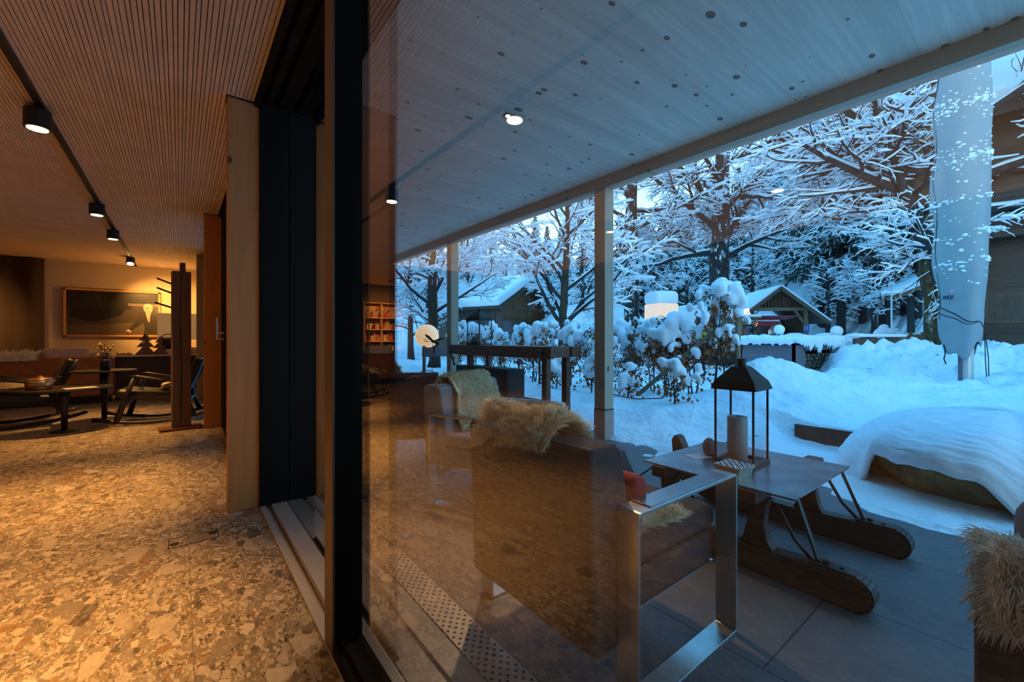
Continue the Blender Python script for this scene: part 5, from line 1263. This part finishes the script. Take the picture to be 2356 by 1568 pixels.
# timber house on the right
t = empty('timber_house', (16.6,1.95,0), 0, 'dark weathered timber house at the right edge with carved brackets', 'house')
MB().box(.55,-11,0,.9,-.55,4.1).build('lower_wall', MAT['housewood'], t)
MB().box(.0,-11,3.9,.3,.45,7.5).build('upper_wall', MAT['housewood'], t)
MB().box(-.12,-11,3.78,.6,.5,3.98).build('jetty_beam', MAT['housewood'], t)
MB().box(.1,-.30,.0,.42,.02,3.8).build('corner_post', MAT['hutwood'], t)
pr = [(.42,2.5),(.42,3.8),(-.05,3.8),(.0,3.4),(.18,3.2),(.20,2.9),(.36,2.7)]
for yy in (-.2,-3.2): MB().prism([(-a+.45,z) for a,z in pr], lambda a,z:(.05-a*.8,yy,z), lambda a,z:(.05-a*.8,yy+.2,z)).build('bracket', MAT['hutwood'], t)
MB().bar((.25,0.0,2.4),(.25,.55,3.1),.1,.12).build('knee_brace', MAT['hutwood'], t)
MB().box(.52,-1.6,1.6,.56,-.75,2.4).build('window_frame', MAT['hutwood'], t); MB().box(.505,-1.5,1.68,.52,-.85,2.32).build('window_pane', MAT['lglass'], t)
MB().box(.06,-.12,2.0,.10,-.04,2.22).build('white_plate', MAT['whitepaint'], t)
r = MB(); slab(r,(-1.0,1.3,6.6),(-1.0,-11,6.6),(3.2,1.3,9.6),.2); r.build('roof', MAT['hutwood_x'], t)
r = MB(); slab(r,(-1.1,1.35,6.8),(-1.1,-11,6.8),(3.2,1.35,9.85),.35); r.build('roof_snow', MAT['snow_soft'], t)
# wrapped parasol
t = empty('wrapped_parasol', (9.46,.87,0), R_(-38), 'tall closed parasol wrapped in a pale cover flecked with snow', 'parasol')
def umb(u, v):
    a = u*2*PI; z = 1.02+v*5.4
    rr = lerp_t([(0,.22),(.04,.245),(.10,.27),(.25,.33),(.45,.36),(.65,.355),(1,.27)], v)
    rr *= .80*(1+.05*math.sin(a*3+v*5)+.03*math.sin(a*5-v*9)+.04*noise.noise(Vector((math.cos(a)*1.5,math.sin(a)*1.5,z*1.3))))
    ripple = .05*max(0,math.cos(a-2.45))**14*(1+.5*math.sin(v*30))
    z0 = z - (.12*math.sin(a*2+.5)+.06*math.sin(a*5))*max(0,1-v*9)
    return ((rr+ripple)*math.cos(a)-.02, (rr+ripple)*math.sin(a), z0)
MB().grid(umb, 96, 150).build('cover', MAT['canvas'], t, smooth=True, solid=.006)
MB().lathe([(.085,-.2),(.085,1.4)],(.02,0,0),24).build('pole', MAT['alu'], t)
MB().box(-.075,-.03,-.2,-.062,.03,1.4).build('pole_groove', MAT['greypanel'], t)
sn = MB(); r = random.Random(21)
bands = [2.35,2.75,3.3,3.9,4.7]
for i in range(300):
    if r.random() < .62: z = r.choice(bands[3:])+r.gauss(0,.10)
    else: z = r.uniform(1.9,6.0)
    if not 1.4 < z < 6.3: continue
    u = r.uniform(.37,.90); p = Vector(umb(u,(z-1.02)/5.4)); s_ = r.uniform(.007,.022)*(1.5 if r.random() < .12 else 1)
    sn.ball((p.x*1.01,p.y*1.01,p.z), s_, 6, 4, r.uniform(.5,.9))
for z in bands:
    for i in range(34):
        u = r.uniform(.38,.88); p = Vector(umb(u,(z+r.gauss(0,.03)+.06*math.sin(u*9)-1.02)/5.4)); sn.ball((p.x*1.01,p.y*1.01,p.z), r.uniform(.012,.035),6,4,.6)
tag(sn.build('clinging_snow', MAT['snow_soft'], t, smooth=True), kind='stuff')
cu = MB()
cu.tube([Vector(umb(.38+.5*k/20,.125-.075*k/20))*1.01*1.0+Vector((.0,0,0)) for k in range(21)] ,.009,6)
cu.tube([Vector(umb(.38+.5*k/20,.105-.05*k/20))*1.01*1.0 for k in range(21)],.007,6)
cu.tube([Vector(umb(.84,.035))+Vector((.02,-.02,0)), Vector(umb(.84,.03))+Vector((.035,-.05,-.3)), Vector(umb(.84,.03))+Vector((.03,-.06,-.62))],.006,5)
cu.tube([Vector(umb(.84,.035))+Vector((.0,-.03,0)), Vector(umb(.84,.03))+Vector((-.01,-.05,-.35)), Vector(umb(.84,.03))+Vector((.0,-.06,-.64))],.006,5)
cu.tube([Vector(umb(.44,.02)), Vector(umb(.44,.02))+Vector((0,-.02,-.15)),Vector(umb(.44,.02))+Vector((-.03,-.03,-.22)),Vector(umb(.44,.02))+Vector((.0,-.03,-.3))],.009,5)
cu.tube([Vector(umb(.42+.008*math.sin(k*1.4),k/24))*1.01 for k in range(2,24)],.006,5)
cu.build('lacing_cord', MAT['black'], t, smooth=True)
fc = bpy.data.curves.new('lettering','FONT'); fc.body = 'atz'; fc.size = .10; fc.extrude = .002; fc.offset = .002
fo = bpy.data.objects.new('lettering', fc); COL.objects.link(fo); bpy.context.view_layer.update()
fm = bpy.data.meshes.new_from_object(fo.evaluated_get(bpy.context.evaluated_depsgraph_get())); bpy.data.objects.remove(fo)
fo = bpy.data.objects.new('lettering', fm); COL.objects.link(fo); fm.materials.clear(); fm.materials.append(MAT['navy']); fo.parent = t
fo.location = (-.305,.03,1.80); fo.rotation_euler = (R_(90),0,R_(-76)); fo.scale = (1.15,1,1)
# ================================================================== PEOPLE (small, beyond the hedge)
def person(loc, rz, h, top, legs, hair, lab, arms='down', pack=False):
    t = empty('person', loc, rz, lab, 'person'); s_ = h/1.72
    pts = {'pel':(0,0,.93),'abd':(0,0,1.12),'che':(0,.0,1.33),'nek':(0,-.0,1.47),'hdb':(0,-.01,1.55),'hdt':(0,-.02,1.68),
           'hl':(.09,0,.90),'kl':(.10,-.02,.50),'al':(.10,.02,.09),'tl':(.11,-.14,.04),'hr':(-.09,0,.90),'kr':(-.11,-.04,.50),'ar':(-.11,.05,.09),'tr':(-.12,-.10,.04),
           'sl':(.19,0,1.40),'el':(.25,.02,1.12),'wl':(.22,-.12,.90),'fl':(.21,-.16,.82),'sr':(-.19,0,1.40),'er':(-.25,.02,1.12),'wr':(-.22,-.12,.90),'fr':(-.21,-.16,.82)}
    if arms == 'front':
        pts['wl'] = (.10,-.28,1.12); pts['fl'] = (.06,-.34,1.14); pts['wr'] = (-.10,-.28,1.12); pts['fr'] = (-.06,-.34,1.14)
    rad = dict(pel=.155,abd=.14,che=.165,nek=.055,hdb=.085,hdt=.085,hl=.095,kl=.065,al=.045,tl=.04,hr=.095,kr=.065,ar=.045,tr=.04,sl=.075,el=.052,wl=.035,fl=.04,sr=.075,er=.052,wr=.035,fr=.04)
    E = [('pel','abd'),('abd','che'),('che','nek'),('nek','hdb'),('hdb','hdt'),('pel','hl'),('hl','kl'),('kl','al'),('al','tl'),('pel','hr'),('hr','kr'),('kr','ar'),('ar','tr'),('che','sl'),('sl','el'),('el','wl'),('wl','fl'),('che','sr'),('sr','er'),('er','wr'),('wr','fr')]
    def skin(nm, keys, grow_, mat):
        ks = [k for k in pts if k in keys]; me = bpy.data.meshes.new(nm)
        me.from_pydata([tuple(c*s_ for c in pts[k]) for k in ks],[(ks.index(a),ks.index(b)) for a,b in E if a in ks and b in ks],[])
        me.materials.append(mat); o = bpy.data.objects.new(nm, me); COL.objects.link(o); o.parent = t
        m = o.modifiers.new('k','SKIN'); m.use_smooth_shade = True
        for i, k in enumerate(ks):
            me.skin_vertices[0].data[i].radius = (rad[k]*s_+grow_,)*2; me.skin_vertices[0].data[i].use_root = (i == 0)
        u = o.modifiers.new('s','SUBSURF'); u.levels = 1; u.render_levels = 2; return o
    skin('body', pts.keys(), 0, MAT['skin'])
    skin('jacket', ('pel','abd','che','sl','el','wl','sr','er','wr'), .022, top)
    skin('trousers', ('pel','hl','kl','al','hr','kr','ar'), .012, legs)
    MB().ball((0,.012*s_,1.635*s_),.112*s_,14,10,1.05).build('hair', hair, t, smooth=True)
    if pack: MB().cbox((0,.2*s_,1.2*s_),(.30,.17,.44)).build('backpack', MAT['black'], t, bevel=.05, seg=3)
    if pack: MB().tube([(0,.08*s_,1.66*s_),(.03,.14*s_,1.5*s_),(.02,.15*s_,1.33*s_)],[.09,.085,.05],8).build('long_hair', hair, t, smooth=True)
x, y = dirpt(1608, 12); person((x,y,.04), R_(140), 1.72, MAT['yellow'], MAT['navy'], MAT['navy'], 'person in a yellow jacket and dark trousers, half hidden by the hedge', 'front')
x, y = dirpt(1549, 13); person((x,y,.03), R_(60), 1.25, MAT['teal'], MAT['teal'], MAT['hair'], 'child in dark teal snow clothes behind the hedge leaves')
x, y = dirpt(1742, 16.8); person((x,y,-.03), R_(140), 1.68, MAT['teal'], MAT['navy'], MAT['hair'], 'person with long hair and a backpack standing at the food trailer', 'front', True)
# pale skating aids with red scarves
for i, px in enumerate((1646,1664,1682,1698)):
    x, y = dirpt(px, 19+i*.3); t = empty('skating_aid', (x,y,.0), R_(-40+i*20), ('first','second','third','fourth')[i]+' from the left of four pale skating aids with red collars', 'skating aid', 'pale skating aids in a row')
    MB().lathe([(.18,0),(.24,.15),(.24,.4),(.15,.62),(.13,.7),(.15,.8),(.10,.93),(.001,.97)],(0,0,0),18).build('body', MAT['beige'], t, smooth=True)
    MB().lathe([(.15,.64),(.19,.68),(.15,.73)],(0,0,0),16).build('collar', MAT['red'], t)
